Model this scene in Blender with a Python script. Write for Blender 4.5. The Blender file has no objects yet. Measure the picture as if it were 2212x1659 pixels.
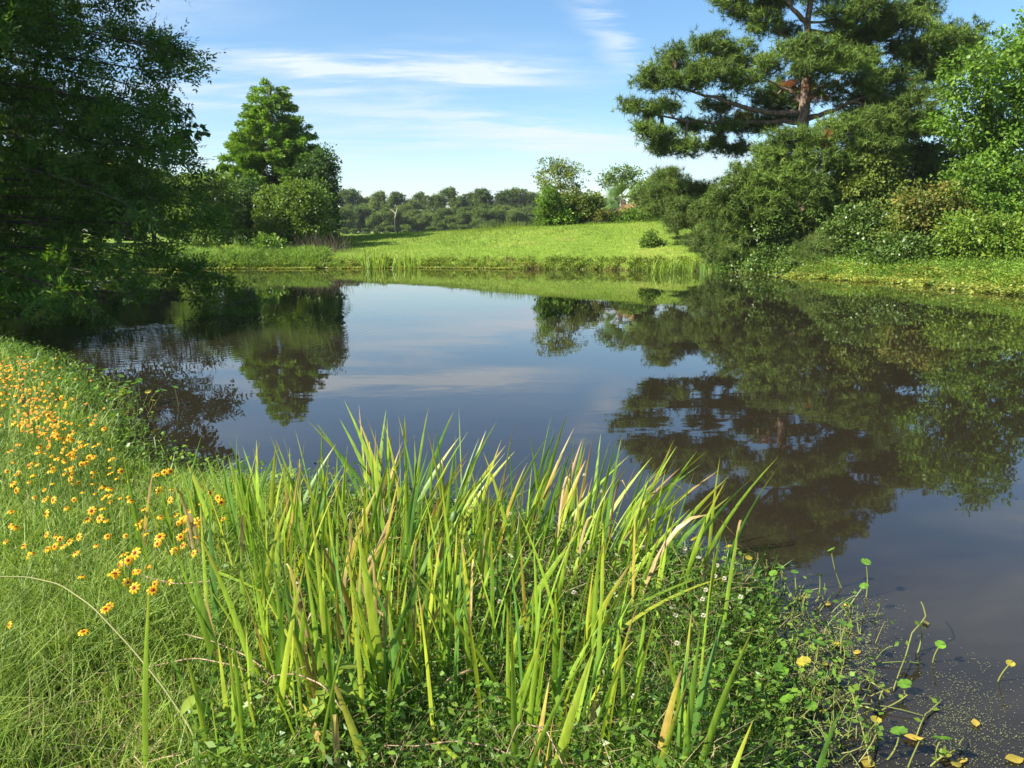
import bpy, math, random
import numpy as np
rng = np.random.default_rng(7)
random.seed(7)
S = bpy.context.scene
COL = S.collection
R = math.radians

# ------------------------------------------------------------------ camera, sky, sun, exposure
EYE, PITCH, FOC = 1.9, R(11.1), 0.76
CP, SP = math.cos(PITCH), math.sin(PITCH)
cam = bpy.data.cameras.new('camera'); cam.sensor_width = 36; cam.lens = 36 * FOC
cam.clip_start = 0.05; cam.clip_end = 4000
camo = bpy.data.objects.new('camera', cam); COL.objects.link(camo)
camo.location = (0, 0, EYE); camo.rotation_euler = (R(90) - PITCH, 0, 0)
S.camera = camo

SUN_AZ, SUN_EL = R(248), R(37)          # azimuth clockwise from +Y (forward)
def make_world():
    w = bpy.data.worlds.new('World'); S.world = w; w.use_nodes = True
    nt = w.node_tree; N = nt.nodes; L = nt.links; N.clear()
    out = N.new('ShaderNodeOutputWorld'); bg = N.new('ShaderNodeBackground'); bg.inputs[1].default_value = 0.072
    sky = N.new('ShaderNodeTexSky'); sky.sky_type = 'NISHITA'; sky.sun_disc = False
    sky.sun_elevation = SUN_EL; sky.sun_rotation = SUN_AZ
    sky.air_density = 1.0; sky.dust_density = 0.4; sky.ozone_density = 2.0
    tc = N.new('ShaderNodeTexCoord'); sep = N.new('ShaderNodeSeparateXYZ')
    L.new(tc.outputs['Generated'], sep.inputs[0])
    def math_(op, a, b=None, c=None, clamp=False):
        n = N.new('ShaderNodeMath'); n.operation = op; n.use_clamp = clamp
        for i, v in enumerate((a, b, c)):
            if v is None: continue
            if isinstance(v, (int, float)): n.inputs[i].default_value = v
            else: L.new(v, n.inputs[i])
        return n.outputs[0]
    def smooth(v, a, b, x=0.0, y=1.0):
        n = N.new('ShaderNodeMapRange'); n.interpolation_type = 'SMOOTHSTEP'
        L.new(v, n.inputs[0])
        for i, q in enumerate((a, b, x, y)): n.inputs[i + 1].default_value = q
        return n.outputs[0]
    zz = math_('ADD', math_('MAXIMUM', sep.outputs[2], 0.0), 0.08)
    X = math_('DIVIDE', sep.outputs[0], zz); Y = math_('DIVIDE', sep.outputs[1], zz)
    comb = N.new('ShaderNodeCombineXYZ'); L.new(X, comb.inputs[0]); L.new(Y, comb.inputs[1])
    def noise(scale, rot, sc, detail=6, rough=0.6, dist=0.0, loc=(0, 0, 0)):
        m = N.new('ShaderNodeMapping'); m.inputs['Rotation'].default_value = (0, 0, rot); m.inputs['Scale'].default_value = sc
        m.inputs['Location'].default_value = loc
        L.new(comb.outputs[0], m.inputs[0])
        n = N.new('ShaderNodeTexNoise'); n.inputs['Scale'].default_value = scale; n.inputs['Detail'].default_value = detail
        n.inputs['Roughness'].default_value = rough; n.inputs['Distortion'].default_value = dist
        L.new(m.outputs[0], n.inputs[0]); return n.outputs[0]
    big = noise(0.55, R(-8), (0.55, 1.1, 1), 3, 0.5, 0, (3.1, 1.2, 0))
    fine = noise(1.1, R(-12), (0.8, 2.4, 1), 7, 0.62, 0.6, (0.4, 7.3, 0))
    wisp = noise(2.6, R(-10), (0.7, 2.0, 1), 6, 0.65, 0.9, (5.0, 2.0, 0))
    veil = math_('MULTIPLY', smooth(big, 0.42, 0.66), smooth(fine, 0.34, 0.74))
    def streak(A, B, w, soft, nz, lo, hi, gain):
        dx, dy = B[0] - A[0], B[1] - A[1]; ln = math.hypot(dx, dy); tx, ty = dx / ln, dy / ln
        px = math_('SUBTRACT', X, A[0]); py = math_('SUBTRACT', Y, A[1])
        s = math_('ADD', math_('MULTIPLY', px, tx), math_('MULTIPLY', py, ty))
        d = math_('ADD', math_('MULTIPLY', px, -ty), math_('MULTIPLY', py, tx))
        d = math_('ADD', d, math_('MULTIPLY', math_('SUBTRACT', wisp, 0.5), w * 2.2))
        ends = math_('MULTIPLY', smooth(s, -soft * .3, soft), smooth(s, ln + soft * .3, ln - soft))
        m = math_('MULTIPLY', ends, smooth(math_('ABSOLUTE', d), 0.0, w, 1.0, 0.0))
        return math_('MULTIPLY', math_('MULTIPLY', m, smooth(nz, lo, hi)), gain)
    c = math_('ADD', math_('MULTIPLY', veil, 0.8), 0.12)
    for a in (streak((-1.5, 3.45), (0.42, 3.86), .26, .7, fine, .12, .55, .95),
              streak((-1.4, 3.95), (1.0, 5.6), .6, 1.0, fine, .22, .65, .55),
              streak((-0.9, 5.2), (2.9, 6.1), .95, 1.2, fine, .25, .65, .6),
              streak((0.16, 2.5), (0.54, 3.76), .13, .5, wisp, .3, .65, .6),
              streak((-3.5, 8.4), (3.5, 8.9), .9, 1.0, fine, .3, .7, .22)):
        c = math_('ADD', c, a, clamp=True)
    mix = N.new('ShaderNodeMix'); mix.data_type = 'RGBA'
    hs = N.new('ShaderNodeHueSaturation'); hs.inputs['Saturation'].default_value = 1.32; hs.inputs['Value'].default_value = 1.0; L.new(sky.outputs[0], hs.inputs['Color'])
    L.new(c, mix.inputs['Factor']); L.new(hs.outputs[0], mix.inputs['A']); mix.inputs['B'].default_value = (4.3, 4.9, 5.6, 1)
    L.new(mix.outputs['Result'], bg.inputs[0]); L.new(bg.outputs[0], out.inputs[0])
make_world()

sun = bpy.data.lights.new('sun', 'SUN'); sun.energy = 5.0; sun.angle = R(0.55); sun.color = (1.0, 0.93, 0.80)
suno = bpy.data.objects.new('sun', sun); COL.objects.link(suno)
SDIR = np.array([math.sin(SUN_AZ) * math.cos(SUN_EL), math.cos(SUN_AZ) * math.cos(SUN_EL), math.sin(SUN_EL)])  # towards sun
suno.rotation_euler = (R(90) - SUN_EL, 0, math.atan2(SDIR[0], -SDIR[1]))
suno.location = (-30, -12, 40)

S.view_settings.view_transform = 'Standard'; S.view_settings.look = 'None'
S.view_settings.exposure = 1.45; S.view_settings.gamma = 1.0; S.view_settings.use_curve_mapping = False
S.render.engine = 'CYCLES'
S.cycles.use_denoising = True
S.cycles.max_bounces = 8; S.cycles.diffuse_bounces = 3; S.cycles.glossy_bounces = 3; S.cycles.transmission_bounces = 5; S.cycles.transparent_max_bounces = 4
S.cycles.caustics_reflective = False; S.cycles.caustics_refractive = False

# ------------------------------------------------------------------ helpers
def nrm(a): return a / (np.linalg.norm(a, axis=-1, keepdims=True) + 1e-9)
W2, H2 = 2212.0, 1659.0
def ray(px, py):
    u = (np.asarray(px, float) - W2 / 2) / (FOC * W2); v = -(np.asarray(py, float) - H2 / 2) / (FOC * W2)
    u, v = np.broadcast_arrays(u, v); return np.stack([u, CP + v * SP, -SP + v * CP], -1)
def at(px, py, Y):
    d = ray(px, py); return np.array([0, 0, EYE]) + d * (np.asarray(Y) / d[..., 1])[..., None]
def plane(px, py, z=0.0):
    d = ray(px, py); t = (z - EYE) / d[..., 2]
    return np.array([0, 0, EYE]) + d * np.asarray(t)[..., None]
def ppm(Y): return FOC * W2 / Y       # photo pixels per metre at distance Y

class Geo:
    def __init__(s): s.V = []; s.Q = []; s.T = []; s.n = 0; s.UV = []
    def add(s, V, F):
        V = np.asarray(V, float).reshape(-1, 3); F = np.asarray(F, int)
        if len(F) == 0: return
        (s.Q if F.shape[1] == 4 else s.T).append(F + s.n); s.V.append(V); s.n += len(V)
    def build(s, name, mat, parent=None, loc=(0, 0, 0), smooth=False, rel=True):
        V = np.concatenate(s.V)
        if parent is not None and rel: V = V - np.array(parent.location)
        elif parent is None: V = V - np.array(loc)
        return link_mesh(name, mesh_data(name, V, s.Q, s.T, mat, smooth), parent, loc if parent is None else (0, 0, 0))
def mesh_data(name, V, Q, T, mat, smooth=False):
    me = bpy.data.meshes.new(name)
    Q = np.concatenate(Q) if len(Q) else np.zeros((0, 4), int); T = np.concatenate(T) if len(T) else np.zeros((0, 3), int)
    nq, nt_ = len(Q), len(T)
    me.vertices.add(len(V)); me.vertices.foreach_set('co', np.asarray(V, np.float32).ravel())
    me.loops.add(nq * 4 + nt_ * 3); me.loops.foreach_set('vertex_index', np.concatenate([Q.ravel(), T.ravel()]).astype(np.int32))
    me.polygons.add(nq + nt_)
    st = np.concatenate([np.arange(nq) * 4, nq * 4 + np.arange(nt_) * 3]).astype(np.int32)
    me.polygons.foreach_set('loop_start', st)
    if smooth: me.polygons.foreach_set('use_smooth', np.ones(nq + nt_, bool))
    me.materials.append(mat); me.update(calc_edges=True); me.validate()
    return me
def link_mesh(name, me, parent=None, loc=(0, 0, 0)):
    o = bpy.data.objects.new(name, me); COL.objects.link(o); o.location = loc
    if parent is not None: o.parent = parent
    return o
def tag(o, label, cat=None, group=None, kind=None):
    if label: o['label'] = label
    if cat: o['category'] = cat
    if group: o['group'] = group
    if kind: o['kind'] = kind
    return o
def empty(name, loc, label, cat, group=None):
    o = bpy.data.objects.new(name, None); COL.objects.link(o); o.location = tuple(float(q) for q in loc); o.empty_display_size = .1
    return tag(o, label, cat, group)
def tube(pts, rad, k=6):
    pts = np.asarray(pts, float); n = len(pts); rad = np.broadcast_to(np.asarray(rad, float), (n,))
    t = nrm(np.gradient(pts, axis=0)); ref = np.array([0.31, 0.2, 0.93]) if abs(t[0, 2]) < .8 else np.array([1.0, .1, 0])
    a = nrm(np.cross(t, ref)); b = np.cross(t, a); th = np.arange(k) * 2 * math.pi / k
    V = pts[:, None] + rad[:, None, None] * (np.cos(th)[None, :, None] * a[:, None] + np.sin(th)[None, :, None] * b[:, None])
    i = np.arange(n - 1)[:, None] * k; j = np.arange(k)[None]; j2 = (j + 1) % k
    F = np.stack([i + j, i + j2, i + k + j2, i + k + j], -1).reshape(-1, 4)
    return V.reshape(-1, 3), F
def bez(a, b, c, n=8):
    t = np.linspace(0, 1, n)[:, None]; a, b, c = map(np.asarray, (a, b, c))
    return (1 - t) ** 2 * a + 2 * t * (1 - t) * b + t * t * c
def leafq(P, D, N, Ln, Wd, fold=.15, mid=.45):
    D = nrm(D); Sx = nrm(np.cross(D, N)); N2 = np.cross(Sx, D); n = len(P)
    Ln = np.broadcast_to(np.asarray(Ln, float).reshape(-1, 1), (n, 1)); Wd = np.broadcast_to(np.asarray(Wd, float).reshape(-1, 1), (n, 1))
    m = P + D * Ln * mid + N2 * Wd * fold
    V = np.stack([P, m + Sx * Wd / 2, P + D * Ln, m - Sx * Wd / 2], 1).reshape(-1, 3)
    return V, np.arange(n * 4).reshape(-1, 4)
def tris(P, D, N, Ln, Wd):
    D = nrm(D); Sx = nrm(np.cross(D, N)); n = len(P)
    Ln = np.broadcast_to(np.asarray(Ln, float).reshape(-1, 1), (n, 1)); Wd = np.broadcast_to(np.asarray(Wd, float).reshape(-1, 1), (n, 1))
    V = np.stack([P - Sx * Wd / 2, P + Sx * Wd / 2, P + D * Ln], 1).reshape(-1, 3)
    return V, np.arange(n * 3).reshape(-1, 3)
def rdir(n): return nrm(rng.normal(size=(n, 3)))

# ------------------------------------------------------------------ materials
def nodes(name):
    m = bpy.data.materials.new(name); m.use_nodes = True; nt = m.node_tree; nt.nodes.clear()
    return m, nt, nt.nodes, nt.links
def ramp(N, cols, pos=None):
    r = N.new('ShaderNodeValToRGB'); e = r.color_ramp.elements
    pos = pos or [i / max(1, len(cols) - 1) for i in range(len(cols))]
    while len(e) < len(cols): e.new(0.5)
    for q, p, c in zip(e, pos, cols): q.position = p; q.color = (*c, 1)
    return r
def mixc(N, L, f, a, b, mode='MIX'):
    m = N.new('ShaderNodeMix'); m.data_type = 'RGBA'; m.blend_type = mode
    for k, v in (('Factor', f), ('A', a), ('B', b)):
        if isinstance(v, (int, float)): m.inputs[k].default_value = v
        elif isinstance(v, tuple): m.inputs[k].default_value = (*v, 1)
        else: L.new(v, m.inputs[k])
    return m.outputs['Result']
def leaf_shader(N, L, nt, col, trans=.35, rough=.5, spec=.3, tint=(1.25, 1.2, .55)):
    out = N.new('ShaderNodeOutputMaterial'); p = N.new('ShaderNodeBsdfPrincipled')
    p.inputs['Roughness'].default_value = rough; p.inputs['Specular IOR Level'].default_value = spec
    L.new(col, p.inputs['Base Color'])
    t = N.new('ShaderNodeBsdfTranslucent'); L.new(mixc(N, L, 1.0, col, tint, 'MULTIPLY'), t.inputs[0])
    ms = N.new('ShaderNodeMixShader'); ms.inputs[0].default_value = trans
    L.new(p.outputs[0], ms.inputs[1]); L.new(t.outputs[0], ms.inputs[2]); L.new(ms.outputs[0], out.inputs[0])
def leaf_mat(name, cols, trans=.35, rough=.5, spec=.3, ns=.6, patch=None, objvar=0.0):
    m, nt, N, L = nodes(name)
    g = N.new('ShaderNodeNewGeometry'); r = ramp(N, cols); L.new(g.outputs['Random Per Island'], r.inputs[0]); col = r.outputs[0]
    tc = N.new('ShaderNodeTexCoord'); nz = N.new('ShaderNodeTexNoise'); nz.inputs['Scale'].default_value = ns; nz.inputs['Detail'].default_value = 2
    L.new(tc.outputs['Object'], nz.inputs[0])
    rr = ramp(N, [(.72, .72, .72), (1.22, 1.18, 1.1)], [.35, .65]); L.new(nz.outputs[0], rr.inputs[0])
    col = mixc(N, L, 1.0, col, rr.outputs[0], 'MULTIPLY')
    if patch:
        r2 = ramp(N, [(0, 0, 0), (1, 1, 1)], [.55, .68]); L.new(nz.outputs[0], r2.inputs[0])
        col = mixc(N, L, r2.outputs[0], col, patch)
    if objvar:
        oi = N.new('ShaderNodeObjectInfo'); rv = ramp(N, [(1 - objvar, 1 - objvar * .8, 1 - objvar), (1 + objvar, 1 + objvar * .7, 1 + objvar * .3)]); L.new(oi.outputs['Random'], rv.inputs[0])
        col = mixc(N, L, 1.0, col, rv.outputs[0], 'MULTIPLY')
    leaf_shader(N, L, nt, col, trans, rough, spec); return m
def bark_mat(name, a, b, sc=6.0):
    m, nt, N, L = nodes(name); out = N.new('ShaderNodeOutputMaterial'); p = N.new('ShaderNodeBsdfPrincipled')
    tc = N.new('ShaderNodeTexCoord'); mp = N.new('ShaderNodeMapping'); mp.inputs['Scale'].default_value = (1, 1, .3); L.new(tc.outputs['Object'], mp.inputs[0])
    nz = N.new('ShaderNodeTexNoise'); nz.inputs['Scale'].default_value = sc; nz.inputs['Detail'].default_value = 5; L.new(mp.outputs[0], nz.inputs[0])
    r = ramp(N, [a, b], [.35, .65]); L.new(nz.outputs[0], r.inputs[0]); L.new(r.outputs[0], p.inputs['Base Color'])
    p.inputs['Roughness'].default_value = .9
    bp = N.new('ShaderNodeBump'); bp.inputs['Strength'].default_value = .8; bp.inputs['Distance'].default_value = .05
    L.new(nz.outputs[0], bp.inputs['Height']); L.new(bp.outputs[0], p.inputs['Normal']); L.new(p.outputs[0], out.inputs[0]); return m

MAT = {}
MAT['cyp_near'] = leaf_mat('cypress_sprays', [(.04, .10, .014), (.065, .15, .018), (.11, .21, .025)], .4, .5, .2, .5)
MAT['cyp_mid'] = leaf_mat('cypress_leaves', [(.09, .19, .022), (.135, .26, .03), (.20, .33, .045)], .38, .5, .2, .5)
MAT['pine'] = leaf_mat('pine_needles', [(.06, .12, .022), (.105, .18, .032), (.17, .235, .045)], .22, .5, .15, .45)
MAT['pine_warm'] = leaf_mat('pine_needles_warm', [(.065, .14, .028), (.11, .195, .04), (.19, .21, .06)], .22, .5, .15, .5)
MAT['dead'] = leaf_mat('dead_needles', [(.20, .07, .025), (.33, .13, .05)], .2, .7, .1)
MAT['broad'] = leaf_mat('bright_leaves', [(.08, .185, .02), (.12, .235, .026), (.19, .30, .04)], .4, .45, .3, .8)
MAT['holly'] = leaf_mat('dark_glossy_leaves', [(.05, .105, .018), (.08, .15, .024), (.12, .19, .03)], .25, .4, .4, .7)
MAT['olive'] = leaf_mat('olive_leaves', [(.085, .145, .024), (.13, .195, .03), (.19, .23, .045)], .35, .45, .35, .6)
MAT['rusty'] = leaf_mat('rusty_leaves', [(.08, .14, .022), (.13, .17, .03), (.22, .17, .035)], .32, .5, .3, .6)
MAT['yellowg'] = leaf_mat('yellow_green_leaves', [(.10, .20, .02), (.15, .255, .028), (.22, .30, .04)], .4, .45, .35, .6)
MAT['shrub'] = leaf_mat('shrub_leaves', [(.075, .15, .022), (.12, .21, .032), (.19, .27, .05)], .4, .45, .3, .8)
MAT['darkleaf'] = leaf_mat('dark_leaves', [(.04, .09, .02), (.065, .13, .026)], .3, .45, .3, .6)  # deep green leaf colours for the vine and the darker trees and shrub
MAT['far'] = leaf_mat('far_leaves', [(.085, .145, .04), (.12, .19, .05), (.175, .245, .06)], .38, .6, .15, .12, None, .3)  # greens kept slightly bluish, so some distance haze sits in the leaf colour
MAT['bark'] = bark_mat('pine_bark', (.07, .05, .038), (.24, .175, .13), 9.0)
MAT['bark_d'] = bark_mat('dark_bark', (.035, .028, .02), (.11, .085, .06))
MAT['bark_p'] = bark_mat('pale_bark', (.26, .22, .17), (.5, .44, .36))

# ------------------------------------------------------------------ terrain and pond
POND = np.array([(-8.9, 13.3), (-6.7, 11.0), (-4.75, 8.6), (-3.35, 6.35), (-2.4, 5.6), (-1.0, 5.3), (0, 4.95), (1.05, 4.4), (1.38, 3.95), (1.2, 3.3), (.98, 2.6), (.8, 1.9), (1.0, .8), (2.6, -1.5), (7, -3), (20, -3), (26, 4), (23, 14), (17.5, 20), (15.6, 23.5),
    (15.2, 27.5), (14.2, 31), (12.2, 34.2), (9.0, 38.3), (5.0, 39.6), (0, 40.4), (-5, 41.8), (-10, 40.9), (-15, 40.4), (-19.5, 38.5), (-18, 31), (-13.5, 24), (-11.8, 19.5), (-11.2, 16)])
def sd_pond(x, y):
    x = np.asarray(x, float); y = np.asarray(y, float); d = np.full(x.shape, 1e9); ins = np.zeros(x.shape, bool)
    for i in range(len(POND)):
        ax, ay = POND[i]; bx, by = POND[(i + 1) % len(POND)]; ex, ey = bx - ax, by - ay
        t = np.clip(((x - ax) * ex + (y - ay) * ey) / (ex * ex + ey * ey), 0, 1)
        d = np.minimum(d, np.hypot(x - ax - t * ex, y - ay - t * ey))
        c = ((ay > y) != (by > y)) & (x < (bx - ax) * (y - ay) / (by - ay + 1e-12) + ax); ins ^= c
    return np.where(ins, -d, d)
def sst(a, b, v): t = np.clip((v - a) / (b - a), 0, 1); return t * t * (3 - 2 * t)
def wob(x, y, s=1.0): return (np.sin(x * 1.3 * s + 1.7) * np.cos(y * 1.1 * s - .6) + .6 * np.sin(x * 2.9 * s - y * 2.3 * s) + .4 * np.cos(x * 5.3 * s + y * 4.7 * s)) / 2
def terrain(x, y, sd=None):
    x = np.asarray(x, float); y = np.asarray(y, float)
    sd = sd_pond(x, y) if sd is None else sd
    sd = sd + .12 * wob(x, y, .9) * sst(60, 5, y)
    under = np.maximum(-.9, sd * .35) - .02
    near = .16 * sst(0, .35, sd) + .16 * sst(.2, 3.0, sd) + .05 * wob(x, y, 1.4) * sst(.1, .8, sd)
    step = .32 * sst(0, .9, sd)
    crest = np.interp(x, [-60, -25, -12, 1.5, 8, 14, 30, 60], [.7, .75, 1.22, 1.85, 2.15, 2.2, 1.4, 1.1])
    rb = sst(9.5, 12, x) * sst(40, 34, y); crest = crest * (1 - rb) + .55 * rb
    wid = np.interp(x, [-25, -11, 1.5, 12, 30], [18, 17, 10.5, 9, 5])
    t = np.clip(sd / wid, 0, 1)
    hill = step + crest * (t * (1.55 - .55 * t)) 
    back = sst(62, 100, y); hill = hill * (1 - back) + 1.25 * back
    hill = hill + .04 * wob(x, y, .35) * sst(.5, 4, sd)
    far = sst(15, 24, y) * (1 - .0 * x)
    land = near * (1 - far) + hill * far
    return np.where(sd <= 0, under, np.maximum(land, .004))
def ground_hit(px, py, up=0.0):
    P = plane(px, py, .3)
    for _ in range(14): P = plane(px, py, terrain(P[..., 0], P[..., 1]) + up)
    return P
def axis(vals):
    out = []
    for a, b, s in vals: out += list(np.arange(a, b, s))
    return np.array(out + [vals[-1][1]])
gx = axis([(-400, -120, 40), (-120, -40, 4), (-40, -12, .8), (-12, 8, .28), (8, 40, .8), (40, 120, 4), (120, 400, 40)])
gy = axis([(-60, -6, 4), (-6, 1, .5), (1, 9, .18), (9, 22, .35), (22, 36, .5), (36, 46, .32), (46, 80, .7), (80, 260, 6), (260, 740, 60)])
XX, YY = np.meshgrid(gx, gy); ZZ = terrain(XX.ravel(), YY.ravel())
V = np.stack([XX.ravel(), YY.ravel(), ZZ], 1); nx, ny = len(gx), len(gy)
ii = (np.arange(ny - 1)[:, None] * nx + np.arange(nx - 1)[None]).ravel()
F = np.stack([ii, ii + 1, ii + nx + 1, ii + nx], 1)

def ground_mat():
    m, nt, N, L = nodes('ground_turf'); out = N.new('ShaderNodeOutputMaterial'); p = N.new('ShaderNodeBsdfPrincipled')
    tc = N.new('ShaderNodeTexCoord')
    def nz(s, d=5, r=.6, sc=None):
        n = N.new('ShaderNodeTexNoise'); n.inputs['Scale'].default_value = s; n.inputs['Detail'].default_value = d; n.inputs['Roughness'].default_value = r
        if sc:
            mp = N.new('ShaderNodeMapping'); mp.inputs['Scale'].default_value = sc; L.new(tc.outputs['Object'], mp.inputs[0]); L.new(mp.outputs[0], n.inputs[0])
        else: L.new(tc.outputs['Object'], n.inputs[0])
        return n.outputs[0]
    g = ramp(N, [(.115, .195, .024), (.155, .245, .032), (.21, .27, .05)], [.3, .5, .7]); L.new(nz(.35, 6, .65), g.inputs[0])
    f = ramp(N, [(.7, .72, .7), (1.2, 1.15, 1.1)], [.35, .65]); L.new(nz(3.0, 6, .7), f.inputs[0])
    grass = mixc(N, L, 1.0, g.outputs[0], f.outputs[0], 'MULTIPLY')
    dry = ramp(N, [(0, 0, 0), (1, 1, 1)], [.6, .74]); L.new(nz(.55, 4, .6, (1, 1, 1)), dry.inputs[0])
    grass = mixc(N, L, mixc(N, L, 1.0, dry.outputs[0], (.6, .6, .6), 'MULTIPLY'), grass, (.26, .22, .07))
    soil = ramp(N, [(.018, .013, .008), (.06, .042, .025), (.10, .075, .04)], [.3, .55, .8]); L.new(nz(7, 7, .7), soil.inputs[0])
    at_ = N.new('ShaderNodeAttribute'); at_.attribute_name = 'soil'
    col = mixc(N, L, at_.outputs['Fac'], grass, soil.outputs[0])
    L.new(col, p.inputs['Base Color']); p.inputs['Roughness'].default_value = .95; p.inputs['Specular IOR Level'].default_value = .1
    bp = N.new('ShaderNodeBump'); bp.inputs['Strength'].default_value = .9; bp.inputs['Distance'].default_value = .12
    L.new(nz(5, 6, .75), bp.inputs['Height']); L.new(bp.outputs[0], p.inputs['Normal'])
    L.new(p.outputs[0], out.inputs[0]); return m
gm = ground_mat(); me = mesh_data('ground', V, [F], [], gm, True)
SD = sd_pond(XX.ravel(), YY.ravel())
soil = np.clip(np.maximum(sst(.35, .05, SD + .25 * wob(V[:, 0], V[:, 1], 2.0)), sst(15, 9, V[:, 1]) * sst(16, 10, np.abs(V[:, 0])) * sst(30, 14, V[:, 1])), 0, 1)
a = me.attributes.new('soil', 'FLOAT', 'POINT'); a.data.foreach_set('value', soil.astype(np.float32))
tag(link_mesh('ground', me), 'grassy bank and mown field around the pond', kind='structure')

def water_mat():
    m, nt, N, L = nodes('pond_water'); out = N.new('ShaderNodeOutputMaterial'); p = N.new('ShaderNodeBsdfPrincipled')
    p.inputs['Base Color'].default_value = (.018, .0145, .0095, 1); p.inputs['Roughness'].default_value = .015; p.inputs['IOR'].default_value = 1.42
    tc = N.new('ShaderNodeTexCoord')
    def nz(s, sc, d=2):
        mp = N.new('ShaderNodeMapping'); mp.inputs['Scale'].default_value = sc; L.new(tc.outputs['Object'], mp.inputs[0])
        n = N.new('ShaderNodeTexNoise'); n.inputs['Scale'].default_value = s; n.inputs['Detail'].default_value = d; L.new(mp.outputs[0], n.inputs[0]); return n.outputs[0]
    b1 = N.new('ShaderNodeBump'); b1.inputs['Strength'].default_value = 1; b1.inputs['Distance'].default_value = .0011
    pm = ramp(N, [(.25, .25, .25), (1.6, 1.6, 1.6)], [.42, .62]); L.new(nz(.16, (.5, 1.2, 1), 3), pm.inputs[0])
    hm = N.new('ShaderNodeMath'); hm.operation = 'MULTIPLY'; L.new(nz(2.2, (.6, 1.0, 1)), hm.inputs[0]); L.new(pm.outputs[0], hm.inputs[1]); L.new(hm.outputs[0], b1.inputs['Height'])
    wv = N.new('ShaderNodeTexWave'); wv.wave_type = 'RINGS'; wv.rings_direction = 'SPHERICAL'; wv.inputs['Scale'].default_value = 1.5; wv.inputs['Distortion'].default_value = 1.2; wv.inputs['Detail'].default_value = 1
    mp = N.new('ShaderNodeMapping'); mp.inputs['Location'].default_value = (8.2, -16.5, 0); L.new(tc.outputs['Object'], mp.inputs[0]); L.new(mp.outputs[0], wv.inputs[0])
    ln = N.new('ShaderNodeVectorMath'); ln.operation = 'LENGTH'; L.new(mp.outputs[0], ln.inputs[0])
    mr = N.new('ShaderNodeMapRange'); mr.interpolation_type = 'SMOOTHSTEP'; L.new(ln.outputs['Value'], mr.inputs[0])
    for i, v in enumerate((1.0, 7.5, 1.0, 0.0)): mr.inputs[i + 1].default_value = v
    mu = N.new('ShaderNodeMath'); mu.operation = 'MULTIPLY'; L.new(wv.outputs['Fac'], mu.inputs[0]); L.new(mr.outputs[0], mu.inputs[1])
    b2 = N.new('ShaderNodeBump'); b2.inputs['Strength'].default_value = 1; b2.inputs['Distance'].default_value = .0016
    L.new(mu.outputs[0], b2.inputs['Height']); L.new(b1.outputs[0], b2.inputs['Normal']); L.new(b2.outputs[0], p.inputs['Normal'])
    L.new(p.outputs[0], out.inputs[0]); return m
g = Geo()
wx = np.linspace(-24, 28, 14); wy = np.linspace(-5, 44, 14); A, B = np.meshgrid(wx, wy)
ii = (np.arange(13)[:, None] * 14 + np.arange(13)[None]).ravel()
g.add(np.stack([A.ravel(), B.ravel(), A.ravel() * 0], 1), np.stack([ii, ii + 1, ii + 15, ii + 14], 1))
tag(g.build('pond_water', water_mat()), 'still brown pond water mirroring trees and sky', kind='structure')

# ------------------------------------------------------------------ trees
def lobe_leaves(lobes, dens, per, Ln, Wd, rc, droop=.25, thin=1.0):
    """lobes: (centre, (rx, ry, rz)); sub-clumps spread over each lobe, leaves spread over each sub-clump"""
    P = []; D = []; OUT = []
    for c, r in lobes:
        r = np.asarray(r, float); k = max(6, int(dens * (r[0] * r[2] + r[0] * r[1] + r[1] * r[2]) * 21))
        d = rdir(k); rad = rng.uniform(.4, 1.0, (k, 1)) ** .7 * (1 + .22 * np.abs(rng.normal(size=(k, 1))))
        cc = np.asarray(c) + d * r * rad
        s = rc * rng.uniform(.45, 1.35, (k, 1, 1))
        q = rdir(k * per).reshape(k, per, 3); rr = rng.uniform(0, 1, (k, per, 1)) ** .45
        flat = np.array([1, 1, .7])
        pos = cc[:, None] + q * rr * s * flat
        dd = q * .9 + d[:, None] * .6 + rng.normal(size=(k, per, 3)) * .55; dd[..., 2] -= droop
        P.append(pos.reshape(-1, 3)); D.append(dd.reshape(-1, 3)); OUT.append((d[:, None] + q * .5).reshape(-1, 3))
    P = np.concatenate(P); D = nrm(np.concatenate(D))
    O = np.concatenate(OUT); N_ = nrm(rng.normal(size=P.shape) * .6 + O * .7 + np.array([0, 0, .5]))
    n = len(P); l = Ln * 1.08 * rng.uniform(.6, 1.3, n)
    return leafq(P, D, N_, l, l * Wd / Ln)
def px_lobes(lst, Y, dy=0.0, dep=.9, grow=1.0):
    out = []
    for q in lst:
        px, py, rx, ry = q[0], q[1], q[2] * grow, q[3] * grow; yy = Y + (q[4] if len(q) > 4 else 0) + rng.uniform(-dy, dy)
        s = 1 / ppm(yy); out.append((at(px, py, yy), (rx * s, max(rx, ry) * s * dep, ry * s)))
    return out
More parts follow.
